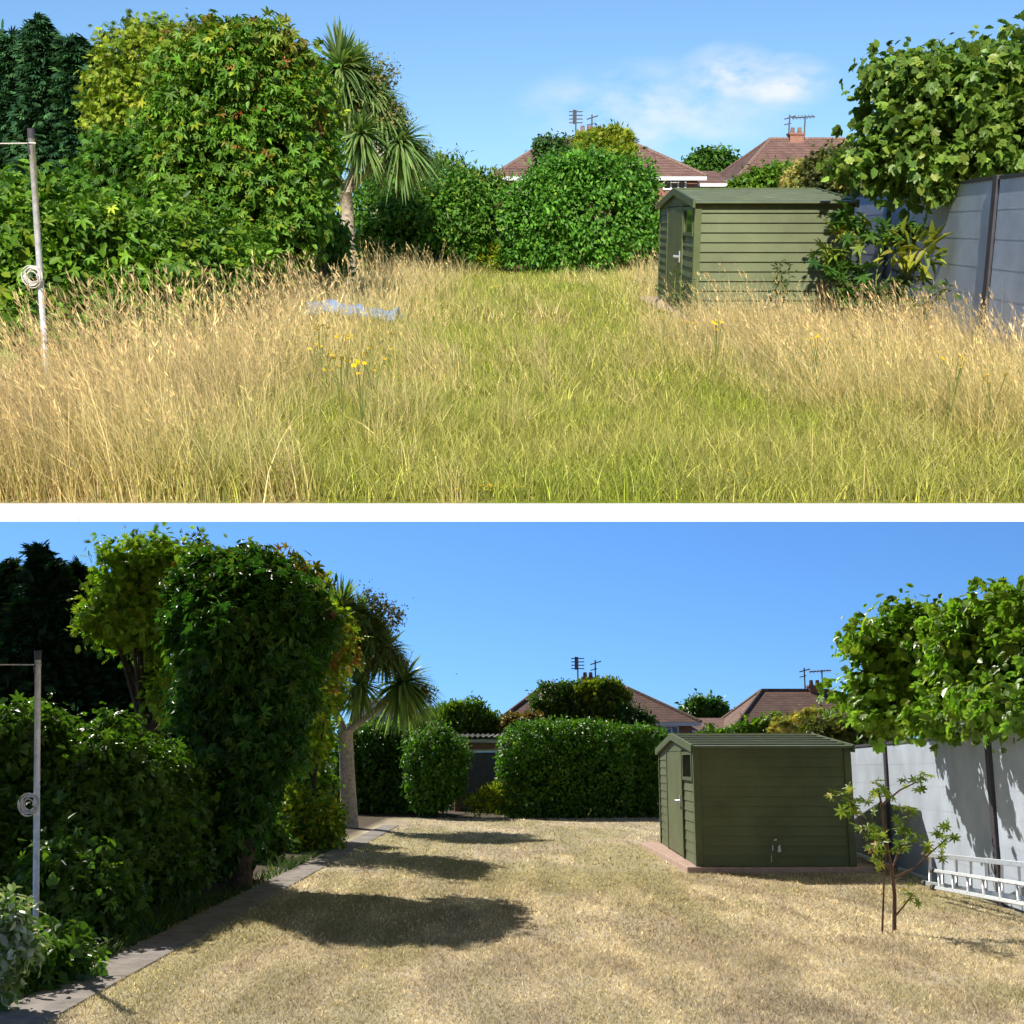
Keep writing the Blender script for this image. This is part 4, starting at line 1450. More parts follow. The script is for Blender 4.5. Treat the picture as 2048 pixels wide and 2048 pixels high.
# ---- shrubs near the palms
sh = LB(U, 24, (600, 470, 75, 60), (540, 500, 60, 50), (650, 500, 50, 45), (600, 540, 80, 40))
tree(U, 'shrub', 'low dark green shrub below the creeper covered tree, beside the palm trunk', 'shrub', base_of(sh), sh,
     crown_data(sh, 1100, 6, .10, .13, C_PRIVET, T_OVATE, 17, gap=.2, rough=.4), M['leaf'], .04, .4)
sh = LB(L, 22.5, (595, 1635, 45, 45), (640, 1628, 40, 40), (585, 1665, 40, 35), (650, 1665, 30, 30))
tree(L, 'shrub', 'small sunlit yellow green shrub before the palm trunk beside the path', 'shrub', base_of(sh), sh,
     crown_data(sh, 900, 6, .06, .085, C_LIME + C_HEDGE, T_OVATE, 18, rough=.35), M['leaf'], .03, .4)
sh = LB(L, 25, (595, 1550, 50, 46), (620, 1480, 34, 50), (575, 1510, 40, 44), (630, 1575, 34, 36))
tree(L, 'shrub', 'loose backlit green shrub left of the leaning palm trunk', 'shrub', base_of(sh), sh,
     crown_data(sh, 900, 6, .10, .12, C_HEDGE, T_OVATE, 19, gap=.3, rough=.4), M['leaf'], .04, .4)


# ---- cabbage palms
def straps(rng, c, n, ln, wid, up, cols, droop=.6, ymin=-1.0):
    """long strap leaves radiating from c"""
    d = nrm(rng.normal(size=(n, 3)) + np.array(up))
    l = ln * rng.uniform(.7, 1.1, n)
    col = pick(rng, n, cols) * np.exp(rng.normal(size=(n, 1)) * .2)
    side = nrm(np.cross(d, np.array([0, 0, 1.0]) + rng.normal(size=(n, 3)) * .2))
    segs, lv = 5, []
    for i in range(segs + 1):
        t = i / segs
        p = np.array(c) + d * (l * t)[:, None] - np.array([0, 0, 1.0]) * (droop * l * t * t * np.sqrt(np.maximum(0.05, 1 - d[:, 2] ** 2)))[:, None]
        w_ = wid * (0.5 + 1.6 * t if t < .3 else 1.0) * (1 - .95 * t ** 2.5) * .5
        lv += [p - side * w_, p + side * w_]
    v = np.stack(lv, 1).reshape(-1, 3)
    k = 2 * (segs + 1)
    q = np.array([(2 * i, 2 * i + 1, 2 * i + 3, 2 * i + 2) for i in range(segs)])
    f = (q[None] + (np.arange(n) * k)[:, None, None]).reshape(-1, 4)
    return v, f, np.repeat(col, k, 0)


C_STRAP = [(4, (.20, .32, .09)), (3, (.28, .38, .12)), (2, (.13, .22, .07)), (1, (.36, .40, .14))]
C_DEAD = [(3, (.26, .18, .09)), (2, (.20, .13, .07)), (1, (.34, .26, .14))]
C_PANI = [(4, (.24, .19, .09)), (3, (.19, .16, .07)), (2, (.28, .25, .12)), (3, (.15, .19, .06))]


def palm(fr, Y, trunk, forks, heads, panicles, lab, seed):
    rng = np.random.default_rng(seed)
    k = fr.mpp(Y)
    P3 = [fr.P(p[0], p[1], Y) for p in trunk]
    P3[0].z = -.03
    t = thing(fr, 'cabbage_palm', (P3[0].x, P3[0].y, 0), lab, 'palm')
    mb = MB().tube(P3, [p[2] * k for p in trunk], 12)
    for fk in forks:
        mb.tube([fr.P(p[0], p[1], Y + p[3]) for p in fk], [p[2] * k for p in fk], 9)
    mb.build(fr, 'trunk', M['palm_bark'], t, smooth=True)
    for hx, hy, r, dy, n, up in heads:
        c = fr.P(hx, hy, Y + dy)
        a = straps(rng, c, int(n * 2.6), r * k * 1.2, 6.5 * k, up, C_STRAP, .5)
        b = straps(rng, c - Vector((0, 0, .1)), n // 8, r * k * .9, 4.5 * k, (0, 0, -.9), C_DEAD, .9)
        foliage(fr, 'leaf_head', join([a, b]), M['leaf'], t)
    for px, py, rx, rz, dy, n in panicles:
        l = [lobe(fr, px + math.cos(q * 2.4) * rx * .4, py + math.sin(q * 2.4) * rz * .4, Y + dy, rx * .5, rz * .45, rx * k * .5) for q in range(4)]
        foliage(fr, 'flower_panicle', crown_data(l, int(n * 1.0), 5, .10, .065, C_PANI, T_SPRAY, seed + int(px), gain=(1.2, 1.3, 1), droop=.5, gap=.36, rough=.6, fill=.1, shell=(.3, 1.2)), M['needle'], t)


palm(U, 30, [(700, 600, 15), (697, 500, 13.5), (694, 430, 13), (690, 385, 13)],
     [[(690, 388, 9, 0), (672, 345, 7, 0), (650, 320, 6, 0), (640, 285, 5, 0)], [(691, 388, 10, 0), (705, 350, 8, 0), (722, 290, 6, 0), (735, 220, 5, .2)],
      [(692, 388, 8, 0), (730, 345, 6, 0), (765, 315, 5, 0), (800, 280, 5, .1)], [(722, 290, 6, 0), (700, 210, 5, 0), (685, 150, 5, 0)]],
     [(682, 140, 82, 0, 110, (0, -.2, .75)), (722, 272, 66, -.4, 90, (0, -.5, -.15)), (798, 288, 78, .1, 120, (.5, -.1, -.05)), (742, 190, 66, .3, 80, (.3, 0, .4)), (660, 215, 60, .4, 60, (-.2, 0, .3)), (762, 225, 62, .2, 80, (.4, 0, .3)), (698, 205, 64, .1, 80, (-.1, -.2, .2)), (715, 150, 60, .3, 70, (.3, 0, .6))],
     [(755, 150, 42, 34, .2, 260), (765, 225, 45, 40, 0, 300), (838, 305, 26, 26, .1, 140), (712, 190, 34, 50, .1, 220), (700, 115, 34, 30, .4, 150), (790, 240, 30, 20, 0, 100)],
     'cabbage palm with brown flower plumes rising from the overgrown thicket', 30)
palm(L, 30, [(699, 1650, 18), (696, 1580, 15), (693, 1510, 14), (690, 1462, 14.5)],
     [[(690, 1465, 9, 0), (668, 1420, 7, 0), (648, 1400, 6, 0), (642, 1360, 5, 0)], [(692, 1465, 10, 0), (708, 1440, 8, 0), (728, 1390, 6, 0), (738, 1320, 5, .2)],
      [(694, 1465, 8, 0), (735, 1432, 6, 0), (770, 1405, 5, 0), (805, 1370, 5, .1)], [(728, 1390, 6, 0), (705, 1300, 5, 0), (690, 1230, 5, 0)]],
     [(680, 1222, 72, 0, 110, (0, -.2, .75)), (722, 1372, 60, -.4, 70, (0, -.4, .0)), (802, 1368, 74, .1, 130, (.5, -.1, -.05)), (745, 1275, 62, .3, 90, (.3, 0, .4)), (660, 1300, 60, .4, 60, (-.2, 0, .3)), (768, 1305, 62, .2, 80, (.4, 0, .3)), (704, 1285, 64, .1, 80, (-.1, -.2, .2)), (720, 1235, 60, .3, 70, (.3, 0, .6))],
     [(768, 1232, 42, 34, .2, 280), (765, 1310, 42, 34, 0, 260), (845, 1392, 24, 24, .1, 140), (715, 1270, 36, 50, .1, 240), (735, 1205, 34, 26, .4, 150), (790, 1325, 30, 20, 0, 100)],
     'cabbage palm with bare leaning grey trunk at the edge of the mown lawn', 31)

# ---- bushes at the far end, overgrown
bs = LB(U, 35.5, (760, 440, 68, 85), (830, 415, 80, 75), (905, 430, 72, 80), (950, 455, 40, 60), (780, 490, 75, 50), (860, 490, 90, 50), (720, 480, 50, 60))
o = foliage(U, 'dark_bush', crown_data(bs, 3600, 6, .11, .135, C_PRIVET, T_OVATE, 20, rough=.3, fill=.3), M['leaf'])
tag(o, 'dense dark bush left of the grey garage door in the overgrown garden', 'bush')
bs = LB(U, 38.5, (830, 350, 45, 28), (890, 355, 60, 32), (960, 372, 45, 26), (780, 375, 50, 36), (920, 385, 70, 36), (850, 395, 80, 40))
t = tree(U, 'tall_shrub', 'pale green feathery shrub standing above the dark bush beside the palm', 'shrub', base_of(bs), bs,
         crown_data(bs, 1700, 6, .12, .16, C_OLIVE + C_PRIVET, T_LANCE, 21, rough=.5, gap=.28, droop=-.2), M['leaf'], .06, .4)
sprigs(U, 'shoot', 38.5, [[(880, 350), (895, 310), (918, 292)], [(800, 370), (850, 320), (868, 308)], [(830, 350), (815, 318)], [(960, 360), (975, 335)]], .12, C_OLIVE, T_LANCE, 63, n=14, parent=t)
bs = LB(U, 35, (1095, 435, 82, 90), (1200, 430, 95, 95), (1262, 445, 50, 85), (1060, 460, 50, 62), (1150, 375, 80, 60), (1215, 375, 66, 52), (1285, 385, 32, 50), (1120, 490, 90, 45), (1230, 490, 80, 45), (1030, 500, 20, 30))
o = foliage(U, 'round_bush', crown_data(bs, 4600, 6, .11, .13, [(5, (.05, .15, .03)), (4, (.075, .20, .035)), (2, (.035, .10, .025)), (.4, (.14, .24, .04))], T_OVATE, 22, rough=.35, fill=.3), M['leaf'])
tag(o, 'big rounded wild bright green bush in front of the hip roofed house', 'bush')
bs = LB(U, 46, (1120, 312, 40, 36), (1100, 335, 32, 30), (1150, 330, 40, 40))
tree(U, 'topiary_tree', 'dark clipped evergreen showing above the wild round bush', 'tree', base_of(bs), bs,
     crown_data(bs, 900, 6, .1, .14, C_DARK, T_OVATE, 23, rough=.25), M['leaf'], .1, .7)
bs = LB(U, 45, (1210, 305, 46, 30), (1185, 315, 36, 34), (1240, 300, 20, 26), (1195, 285, 18, 18))
tree(U, 'golden_conifer', 'lime yellow conifer top above the wild round bush', 'tree', base_of(bs), bs,
     crown_data(bs, 900, 6, .1, .18, C_LIME, T_SPRAY, 24, gain=(1.1, 1.25, 1), rough=.4, droop=-.4), M['leaf'], .1, .7)
for fr_, px, py, lab in ((U, 1420, 330, 'distant round oak like tree between the two houses, above the overgrown garden'), (L, 1406, 1425, 'distant round oak like tree between the two houses, above the mown garden')):
    bs = LB(fr_, 95, (px - 18, py + 4, 26, 20), (px + 18, py + 2, 26, 20), (px, py - 6, 26, 18), (px + 36, py + 10, 16, 14), (px - 36, py + 12, 14, 12))
    tree(fr_, 'distant_tree', lab, 'tree', base_of(bs), bs, crown_data(bs, 1300, 5, .25, .36, C_DARK + C_PRIVET, T_OVATE, 25, rough=.3), M['leaf'], .3, .6)

# ---- shrubs between the shed and the far house
for fr_, ls, lab in ((U, [(1512, 362, 26, 18), (1540, 354, 28, 18), (1575, 346, 18, 14), (1490, 372, 24, 14)], 'leafy green climber over the shed roof, before the far house of the overgrown garden'),
                     (L, [(1505, 1462, 28, 18), (1540, 1458, 32, 22), (1470, 1472, 30, 14), (1430, 1474, 26, 12)], 'leafy green shrub over the shed roof, before the far house of the mown garden')):
    bs = LB(fr_, 42, *ls)
    tree(fr_, 'shrub', lab, 'shrub', base_of(bs), bs, crown_data(bs, 420, 6, .09, .16, C_HEDGE, T_OVATE, 26, rough=.4, gap=.25), M['leaf'], .05, .6)
for fr_, ls, lab in ((U, [(1610, 360, 34, 26), (1640, 350, 30, 26)], 'pale feathery shrub between the shed roof and the fig tree, overgrown garden'),
                     (L, [(1590, 1455, 34, 18), (1620, 1448, 30, 20), (1575, 1470, 30, 14)], 'pale feathery shrub between the shed roof and the fig tree, mown garden')):
    bs = LB(fr_, 34, *ls)
    tree(fr_, 'feathery_shrub', lab, 'shrub', base_of(bs), bs, crown_data(bs, 380, 6, .1, .14, [(3, (.30, .27, .14)), (3, (.14, .19, .06)), (2, (.36, .32, .2))], T_SPRAY, 27, rough=.6, gap=.3), M['leaf'], .04, .6)
for fr_, ls, lab in ((U, [(1665, 345, 48, 36), (1715, 365, 60, 32), (1640, 370, 34, 22), (1760, 380, 40, 24)], 'dark small leaved conifer shrub behind the fence at the right of the sunlit shed'),
                     (L, [(1650, 1470, 40, 24), (1700, 1466, 50, 26), (1740, 1480, 44, 22), (1630, 1480, 34, 16)], 'olive small leaved shrub spilling over the shadow dappled fence')):
    bs = LB(fr_, 23, *[(l + (.5,)) for l in ls])
    tree(fr_, 'shrub', lab, 'shrub', base_of(bs), bs, crown_data(bs, 900, 6, .08, .10, [(3, (.06, .085, .03)), (2, (.10, .12, .045)), (2, (.035, .055, .025)), (.6, (.22, .20, .09))], T_SPRAY, 28, rough=.5, gap=.2), M['leaf'], .05, .6)

# ---- mown garden: clipped bushes and hedges
bs = LB(L, 36, (875, 1513, 58, 52), (872, 1560, 52, 48), (858, 1598, 36, 24))
t = thing(L, 'clipped_bush', base_of(bs), 'rounded clipped bush standing alone left of the grey garage door', 'bush')
foliage(L, 'foliage', crown_data(bs, 1900, 6, .075, .115, C_PRIVET, T_OVATE, 29, lumps=4, rough=.16, fill=.4), M['leaf'], t)
mb = MB()
for i in range(5):
    mb.tube([(bs[2][0] + (i - 2) * .1, 36 + .1 * (i % 2), -.02), (bs[2][0] + (i - 2) * .17, 36, bs[2][2])], .03, 6)
mb.build(L, 'stems', M['bark'], t)
c0, c1 = L.P(1006, 1540, 35.5), L.P(1262, 1540, 35.5)
zt_ = L.P(1100, 1449, 35.5).z
bs = [((c0.x + c1.x) / 2, 36.3, zt_ / 2 - .05, (c1.x - c0.x) / 2, 1.1, zt_ / 2 + .05)]
p = L.P(1282, 1540, 36)
bs.append((p.x, 36.8, zt_ / 2 - .12, .95, .8, zt_ / 2))
o = foliage(L, 'clipped_hedge', crown_data(bs, 5200, 6, .07, .115, C_PRIVET, T_OVATE, 32, e=4.5, rough=.07, freq=.9, fill=.35, shell=(.93, 1.03)), M['leaf'])
tag(o, 'long box shaped clipped hedge right of the grey garage door', 'hedge')
bs = LB(L, 39, (725, 1515, 60, 60), (770, 1490, 55, 38), (745, 1575, 70, 60), (800, 1560, 40, 80), (700, 1590, 50, 40))
o = foliage(L, 'dark_hedge', crown_data(bs, 2500, 6, .1, .14, C_DARK + C_PRIVET, T_OVATE, 33, e=2.6, rough=.25), M['leaf'])
tag(o, 'dark shaded hedge between the cabbage palm trunk and the round clipped bush', 'hedge')
bs = LB(L, 45, (880, 1450, 60, 26), (930, 1448, 60, 32), (975, 1460, 45, 22))
t = tree(L, 'willowy_shrub', 'light green willowy shrub above the garage roof', 'shrub', base_of(bs), bs,
         crown_data(bs, 1100, 6, .12, .20, C_OLIVE + C_HEDGE, T_LANCE, 34, rough=.5, gap=.25, droop=-.4), M['leaf'], .05, .6)
sprigs(L, 'shoot', 45, [[(890, 1440), (895, 1415), (900, 1402)], [(940, 1440), (950, 1415), (962, 1405)], [(960, 1440), (978, 1418)], [(910, 1440), (925, 1412)]], .14, C_OLIVE, T_LANCE, 64, n=16, parent=t)
bs = LB(L, 47, (840, 1452, 36, 18), (870, 1440, 22, 16))
tree(L, 'shrub', 'distant bluish dark shrub left of the willowy one over the round clipped bush', 'shrub', base_of(bs), bs,
     crown_data(bs, 420, 6, .12, .16, C_DARK, T_SPRAY, 35, rough=.4), M['leaf'], .05, .6)
bs = LB(L, 46, (1108, 1402, 40, 36), (1095, 1428, 32, 24), (1150, 1410, 40, 40), (1140, 1430, 50, 26))
tree(L, 'topiary_tree', 'dark rounded topiary evergreen above the left of the clipped hedge', 'tree', base_of(bs), bs,
     crown_data(bs, 1300, 6, .08, .13, C_DARK + C_OLIVE[:1], T_OVATE, 36, rough=.2), M['leaf'], .1, .7)
bs = LB(L, 45.5, (1205, 1408, 42, 40), (1205, 1430, 44, 26), (1225, 1390, 24, 22), (1180, 1385, 22, 20))
tree(L, 'golden_conifer', 'yellow tipped clipped conifer beside the topiary above the clipped hedge', 'tree', base_of(bs), bs,
     crown_data(bs, 1300, 6, .08, .15, [(3, (.07, .12, .03)), (2, (.22, .26, .04)), (2, (.04, .08, .025))], T_SPRAY, 37, rough=.25, droop=-.3), M['leaf'], .1, .7)
bs = LB(L, 44, (1270, 1442, 26, 26), (1290, 1452, 18, 20))
tree(L, 'shrub', 'small dark bushy evergreen between the topiary and the brick house window', 'shrub', base_of(bs), bs,
     crown_data(bs, 380, 6, .1, .14, C_DARK, T_OVATE, 38, rough=.4), M['leaf'], .05, .6)
bs = LB(L, 44, (1035, 1446, 26, 14), (1062, 1444, 22, 14))
tree(L, 'shrub', 'low reddish brown shrub left of the topiary above the hedge', 'shrub', base_of(bs), bs,
     crown_data(bs, 380, 6, .1, .13, [(3, (.13, .075, .035)), (2, (.10, .10, .04))], T_OVATE, 39, rough=.4), M['leaf'], .05, .6)

# weeds by the garage door
for fr_, ls, lab in ((U, [(975, 515, 40, 26), (1010, 510, 26, 22), (940, 520, 30, 20)], 'yellow green weeds in front of the grey door, overgrown garden'),
                     (L, [(985, 1600, 26, 20), (1012, 1598, 22, 24), (960, 1606, 22, 14)], 'yellow green weeds in front of the grey door, mown garden')):
    bs = LB(fr_, 35.6, *ls)
    o = foliage(fr_, 'weeds', crown_data(bs, 420, 6, .07, .12, C_LIME + C_HEDGE, T_LANCE, 40, rough=.5, droop=-.5, gap=.2), M['leaf'])
    tag(o, lab, 'weeds')
    sprigs(fr_, 'shoot', 35.6, [[(ls[0][0] - 15, ls[0][1]), (ls[0][0] - 18, ls[0][1] - 40)], [(ls[1][0] - 10, ls[1][1]), (ls[1][0] + 4, ls[1][1] - 75)], [(ls[1][0] - 20, ls[1][1]), (ls[1][0] - 14, ls[1][1] - 60)]], .07, C_OLIVE, T_LANCE, 65, n=16, spread=.06, parent=o)

# ---- fig trees over the fence
fg = LB(U, 15.9, (1802, 190, 42, 54, .7), (1748, 158, 18, 24, .3), (1865, 210, 75, 80, .9), (1950, 175, 70, 55, .9), (2005, 140, 50, 46, .7), (1900, 300, 105, 60, 1.0), (2000, 280, 80, 90, 1.1), (1782, 292, 46, 42, .8), (1768, 232, 24, 34, .5), (1715, 328, 32, 20, .4), (1820, 345, 50, 30, .6), (2080, 230, 80, 110, 1.2), (1850, 130, 30, 26, .4), (1985, 360, 50, 24, .5))
fl_ = crown_data(fg, 4800, 4, .11, .118, C_FIG, [T_FIG, T_FIG, T_BROAD], 41, droop=.5, rough=.45, gap=.40, fill=.2, lumps=10)
tree(U, 'fig_tree', 'large leaved fig tree over the grey fence of the overgrown garden', 'tree', (6.35, 15.6, 0), fg, fl_, M['gloss'], .11, .74)
fg = LB(L, 15.9, (1815, 1304, 60, 46, .7), (1900, 1364, 80, 50, .8), (1800, 1264, 48, 40, .6), (1745, 1294, 34, 34, .5), (1880, 1284, 58, 50, .8), (1985, 1249, 58, 46, .7, 14.2), (1840, 1324, 66, 50, .8), (1945, 1324, 80, 64, .8, 14.6), (1765, 1379, 48, 30, .5), (1705, 1406, 36, 22, .4), (1850, 1399, 64, 30, .6), (1960, 1394, 66, 34, .7, 14.2), (2060, 1314, 70, 90, .9, 13.8), (1765, 1324, 30, 30, .4), (2030, 1209, 26, 24, .5, 14), (1950, 1426, 44, 22, .3, 13.3), (1862, 1434, 44, 20, .3, 14.3), (1770, 1436, 36, 18, .3, 15.4), (2030, 1414, 40, 24, .35, 12.6))
fl_ = crown_data(fg, 4200, 4, .11, .115, C_FIG, [T_FIG, T_FIG, T_BROAD], 42, droop=.5, rough=.45, gap=.36, fill=.12, lumps=12, gain=(2.7, 2.4, 1.2))
tree(L, 'fig_tree', 'large leaved fig tree casting leaf shadows on the pale fence', 'tree', (6.35, 15.6, 0), fg, fl_, M['gloss'], .11, .74)


# ---- saplings and the tall plant by the fence
def stem_plant(fr, name, lab, cat, Y, stems, clusters, cols, seed, m='leaf', r=.02, tm=T_WHORL, bark='twig'):
    rng = np.random.default_rng(seed)
    b = fr.P(*stems[0][0][:2], Y)
    t = thing(fr, name, (b.x, b.y, 0), lab, cat)
    mb = MB()
    for i, pl in enumerate(stems):
        P3 = [fr.P(p[0], p[1], Y + (p[2] if len(p) > 2 else 0)) for p in pl]
        if len(pl[0]) > 3: P3[0].z = -.02
        q = r if i == 0 else r * .55
        mb.tube(P3, [q * (1 - .6 * j / (len(P3) - 1)) for j in range(len(P3))], 7)
    mb.build(fr, 'stem', M[bark], t, smooth=True)
    for c in clusters:
        px, py, dy, rad, n, sz = c[:6]
        cc = c[6] if len(c) > 6 else cols
        tmpl = c[7] if len(c) > 7 else tm
        p = np.array(fr.P(px, py, Y + dy))
        k = fr.mpp(Y)
        pos = p + rng.normal(size=(n, 3)) * np.array([rad * k, rad * k, rad * k * .75]) * .6
        ax = (pos - p) / (rad * k) + rng.normal(size=(n, 3)) * .45 + np.array([0, 0, -.15])
        no = rng.normal(size=(n, 3)) * .45 + np.array([0, -.25, 1.0])
        s = sz * k * rng.uniform(.7, 1.15, n)
        v, f, kk = leaf_arrays(pos, ax, no, s, tmpl)
        col = pick(rng, n, cc) * np.exp(rng.normal(size=(n, 1)) * .18)
        foliage(fr, 'leaf_cluster', (v, f, np.repeat(col, kk, 0)), M[m], t)
    return t


stem_plant(L, 'sapling', 'thin young sapling with whorled bright leaves on the mown lawn by the ladder', 'sapling', 11.75,
           [[(1787, 1847, 0, 1), (1789, 1790), (1784, 1740), (1772, 1680), (1763, 1610, .05), (1757, 1580, .1)],
            [(1785, 1742), (1745, 1705, -.1), (1728, 1660, -.1), (1708, 1618, -.15), (1695, 1585, -.2)],
            [(1788, 1756), (1830, 1735, .1), (1862, 1705, .1), (1890, 1680, .1)],
            [(1784, 1740), (1800, 1695, .15), (1812, 1650, .2), (1818, 1620, .2)],
            [(1788, 1835), (1805, 1815, -.1), (1828, 1785, -.1)], [(1772, 1680), (1752, 1676), (1735, 1668)],
            [(1763, 1610), (1800, 1580, .2), (1842, 1560, .2)],
            [(1763, 1850, 0, 1), (1768, 1760), (1773, 1700)]],
           [(1690, 1588, -.2, 26, 15, 16), (1712, 1618, -.15, 22, 14, 15), (1762, 1585, .1, 24, 14, 14), (1740, 1668, -.1, 26, 16, 16), (1765, 1690, 0, 24, 14, 15),
            (1808, 1662, .2, 26, 16, 14), (1815, 1628, .2, 22, 13, 14), (1890, 1678, .1, 24, 15, 15), (1858, 1703, .1, 18, 9, 14), (1822, 1788, -.1, 18, 10, 12), (1748, 1720, -.1, 14, 7, 13),
            (1830, 1570, .2, 20, 9, 13), (1845, 1555, .2, 12, 7, 12), (1806, 1690, .1, 16, 8, 13)],
           C_SAP, 50, r=.021)
stem_plant(U, 'tall_plant', 'leggy plant with glossy and yellowing leaves between the sunlit shed and fence', 'plant', 15.6,
           [[(1735, 640, 0, 1), (1728, 560), (1715, 500), (1700, 440)], [(1755, 640, 0, 1), (1752, 560), (1758, 500), (1752, 470)], [(1765, 640, 0, 1), (1775, 560), (1800, 505), (1820, 480)],
            [(1728, 560), (1690, 520), (1665, 500)], [(1775, 560), (1830, 540), (1850, 490, -.2)], [(1715, 500), (1670, 470)], [(1752, 560), (1790, 500), (1800, 470)], [(1765, 640, 0, 1), (1800, 580), (1810, 555)]],
           [(1700, 432, 0, 24, 13, 25, C_HEDGE), (1685, 445, 0, 20, 10, 24, C_HEDGE), (1692, 462, .1, 20, 9, 28, C_LIME), (1660, 505, 0, 24, 15, 22, C_SAP), (1680, 530, 0, 26, 14, 22, C_HEDGE), (1650, 520, 0, 20, 10, 20),
            (1715, 490, 0, 20, 10, 22, C_SAP), (1752, 468, 0, 24, 12, 22, C_HEDGE), (1775, 480, 0, 22, 10, 24, C_SAP), (1800, 470, 0, 24, 12, 24, C_HEDGE),
            (1822, 490, -.2, 26, 15, 34, C_LIME, T_LANCE), (1850, 500, -.2, 26, 20, 46, C_LIME, T_LANCE), (1845, 525, -.2, 22, 12, 40, C_LIME, T_LANCE), (1790, 498, -.1, 24, 14, 36, C_LIME, T_LANCE), (1835, 470, 0, 20, 8, 22, C_HEDGE),
            (1810, 560, 0, 26, 16, 22, C_OLIVE), (1760, 580, 0, 34, 22, 20, C_OLIVE), (1700, 580, 0, 30, 20, 20, C_HEDGE), (1740, 600, 0, 34, 22, 20, C_OLIVE), (1800, 590, 0, 26, 14, 20, C_HEDGE), (1680, 570, .1, 24, 14, 20, C_OLIVE), (1720, 540, 0, 24, 12, 22, C_HEDGE)],
           C_HEDGE, 51, r=.024, bark='green_stem')
stem_plant(U, 'sapling', 'small leaning seedling with olive leaves in the grass before the fence', 'sapling', 14.6,
           [[(1845, 640, 0, 1), (1850, 610), (1862, 590)], [(1850, 612), (1880, 588), (1900, 575)]],
           [(1850, 606, 0, 18, 9, 20), (1868, 590, 0, 20, 10, 20), (1890, 580, 0, 20, 10, 20), (1856, 622, 0, 16, 8, 18)], C_OLIVE, 52, r=.015, tm=T_OVATE)
# weeds before the shed of the overgrown garden
stem_plant(U, 'tall_weed', 'wispy green weed growing up the shed door corner', 'weed', 17.4,
           [[(1345, 650, 0, 1), (1350, 560), (1352, 535)], [(1360, 650, 0, 1), (1365, 580), (1372, 555)], [(1335, 650, 0, 1), (1332, 580)], [(1350, 650, 0, 1), (1342, 570)]],
           [(1350, 560, 0, 18, 20, 11), (1345, 590, 0, 22, 26, 12), (1365, 590, 0, 20, 22, 12), (1335, 600, 0, 16, 16, 12), (1370, 565, 0, 12, 12, 10), (1352, 540, 0, 9, 9, 9)], C_OLIVE, 53, r=.01, tm=T_LANCE, bark='green_stem')
stem_plant(U, 'tall_weed', 'wispy brown green weed standing before the long shed wall', 'weed', 17.3,
           [[(1565, 650, 0, 1), (1563, 570), (1560, 525)], [(1572, 650, 0, 1), (1575, 560)], [(1558, 650, 0, 1), (1552, 560)]],
           [(1562, 540, 0, 12, 18, 14), (1565, 560, 0, 15, 24, 14), (1564, 580, 0, 16, 22, 14), (1566, 525, 0, 8, 8, 12)], C_OLIVE, 54, r=.01, tm=T_LANCE, bark='green_stem')

# weeds and tufts along the path of the mown garden
rng = np.random.default_rng(77)
n = 2600
y = rng.uniform(7.5, 24, n)
x = -3.24 - np.abs(rng.normal(size=n)) * .16
h = rng.uniform(.05, .22, n) * (0.4 + 1.2 * noise(x * 2, y * 1.5, None, 4))
col = pick(rng, n, C_DARK + C_OLIVE + C_HEDGE)
b = blades(np.stack([x, y, 0 * x], 1), h, rng.uniform(.2, 1.2, n), .012 * rng.uniform(.6, 1.3, n), col, 3, .6, rng)
o = foliage(L, 'path_weeds', b[:3], M['grass'])
tag(o, 'ragged green weeds and tufts along the hedge side of the path', 'weeds', kind='stuff')

# ================================================================ SMALL THINGS
# ladder lying against the mown garden fence
def ladder(fr, lab, p0, p1, up, width, nr, group=None):
    a, b, u = Vector(p0), Vector(p1), Vector(up).normalized() * width
    t = thing(fr, 'ladder', (a + b) / 2 * 1.0, lab, 'ladder')
    t.location.z = 0
    ax = (b - a).normalized()
    nn = ax.cross(u).normalized()
    for off in (Vector((0, 0, 0)), u):
        q = [a + off - nn * .012 - u.normalized() * .028, a + off + nn * .012 - u.normalized() * .028, a + off + nn * .012 + u.normalized() * .028, a + off - nn * .012 + u.normalized() * .028]
        MB().hexa([tuple(x) for x in q] + [tuple(x + (b - a)) for x in q]).build(fr, 'rail', M['alu'], t, bevel=.004)
    for i in range(nr):
        c = a.lerp(b, (i + .4) / nr)
        MB().tube([c + u * .06, c + u * .94], .016, 8).build(fr, 'rung', M['alu'], t, smooth=True)
    for off in (Vector((0, 0, 0)), u):
        MB().tube([a + off - ax * .05, a + off + ax * .03], .034, 8).build(fr, 'rubber_foot', M['fence_post'], t)


lb0, lb1 = L.P(1850, 1766, 15.0), L.P(2100, 1806, 12.0)
lt0, lt1 = L.P(1847, 1715, 15.1), L.P(2100, 1727, 12.1)
ladder(L, 'aluminium ladder lying on its edge close against the pale fence', lb0, lb1, (lt0 - lb0 + lt1 - lb1) / 2, ((lt0 - lb0).length + (lt1 - lb1).length) / 2, 8)
lb0, lb1 = L.P(1868, 1775, 14.3), L.P(2100, 1818, 11.6)
lt0, lt1 = L.P(1862, 1746, 14.5), L.P(2100, 1770, 11.8)
ladder(L, 'second aluminium ladder section lying in front, nearer to the lawn', lb0, lb1, (lt0 - lb0 + lt1 - lb1) / 2, ((lt0 - lb0).length + (lt1 - lb1).length) / 2, 7)

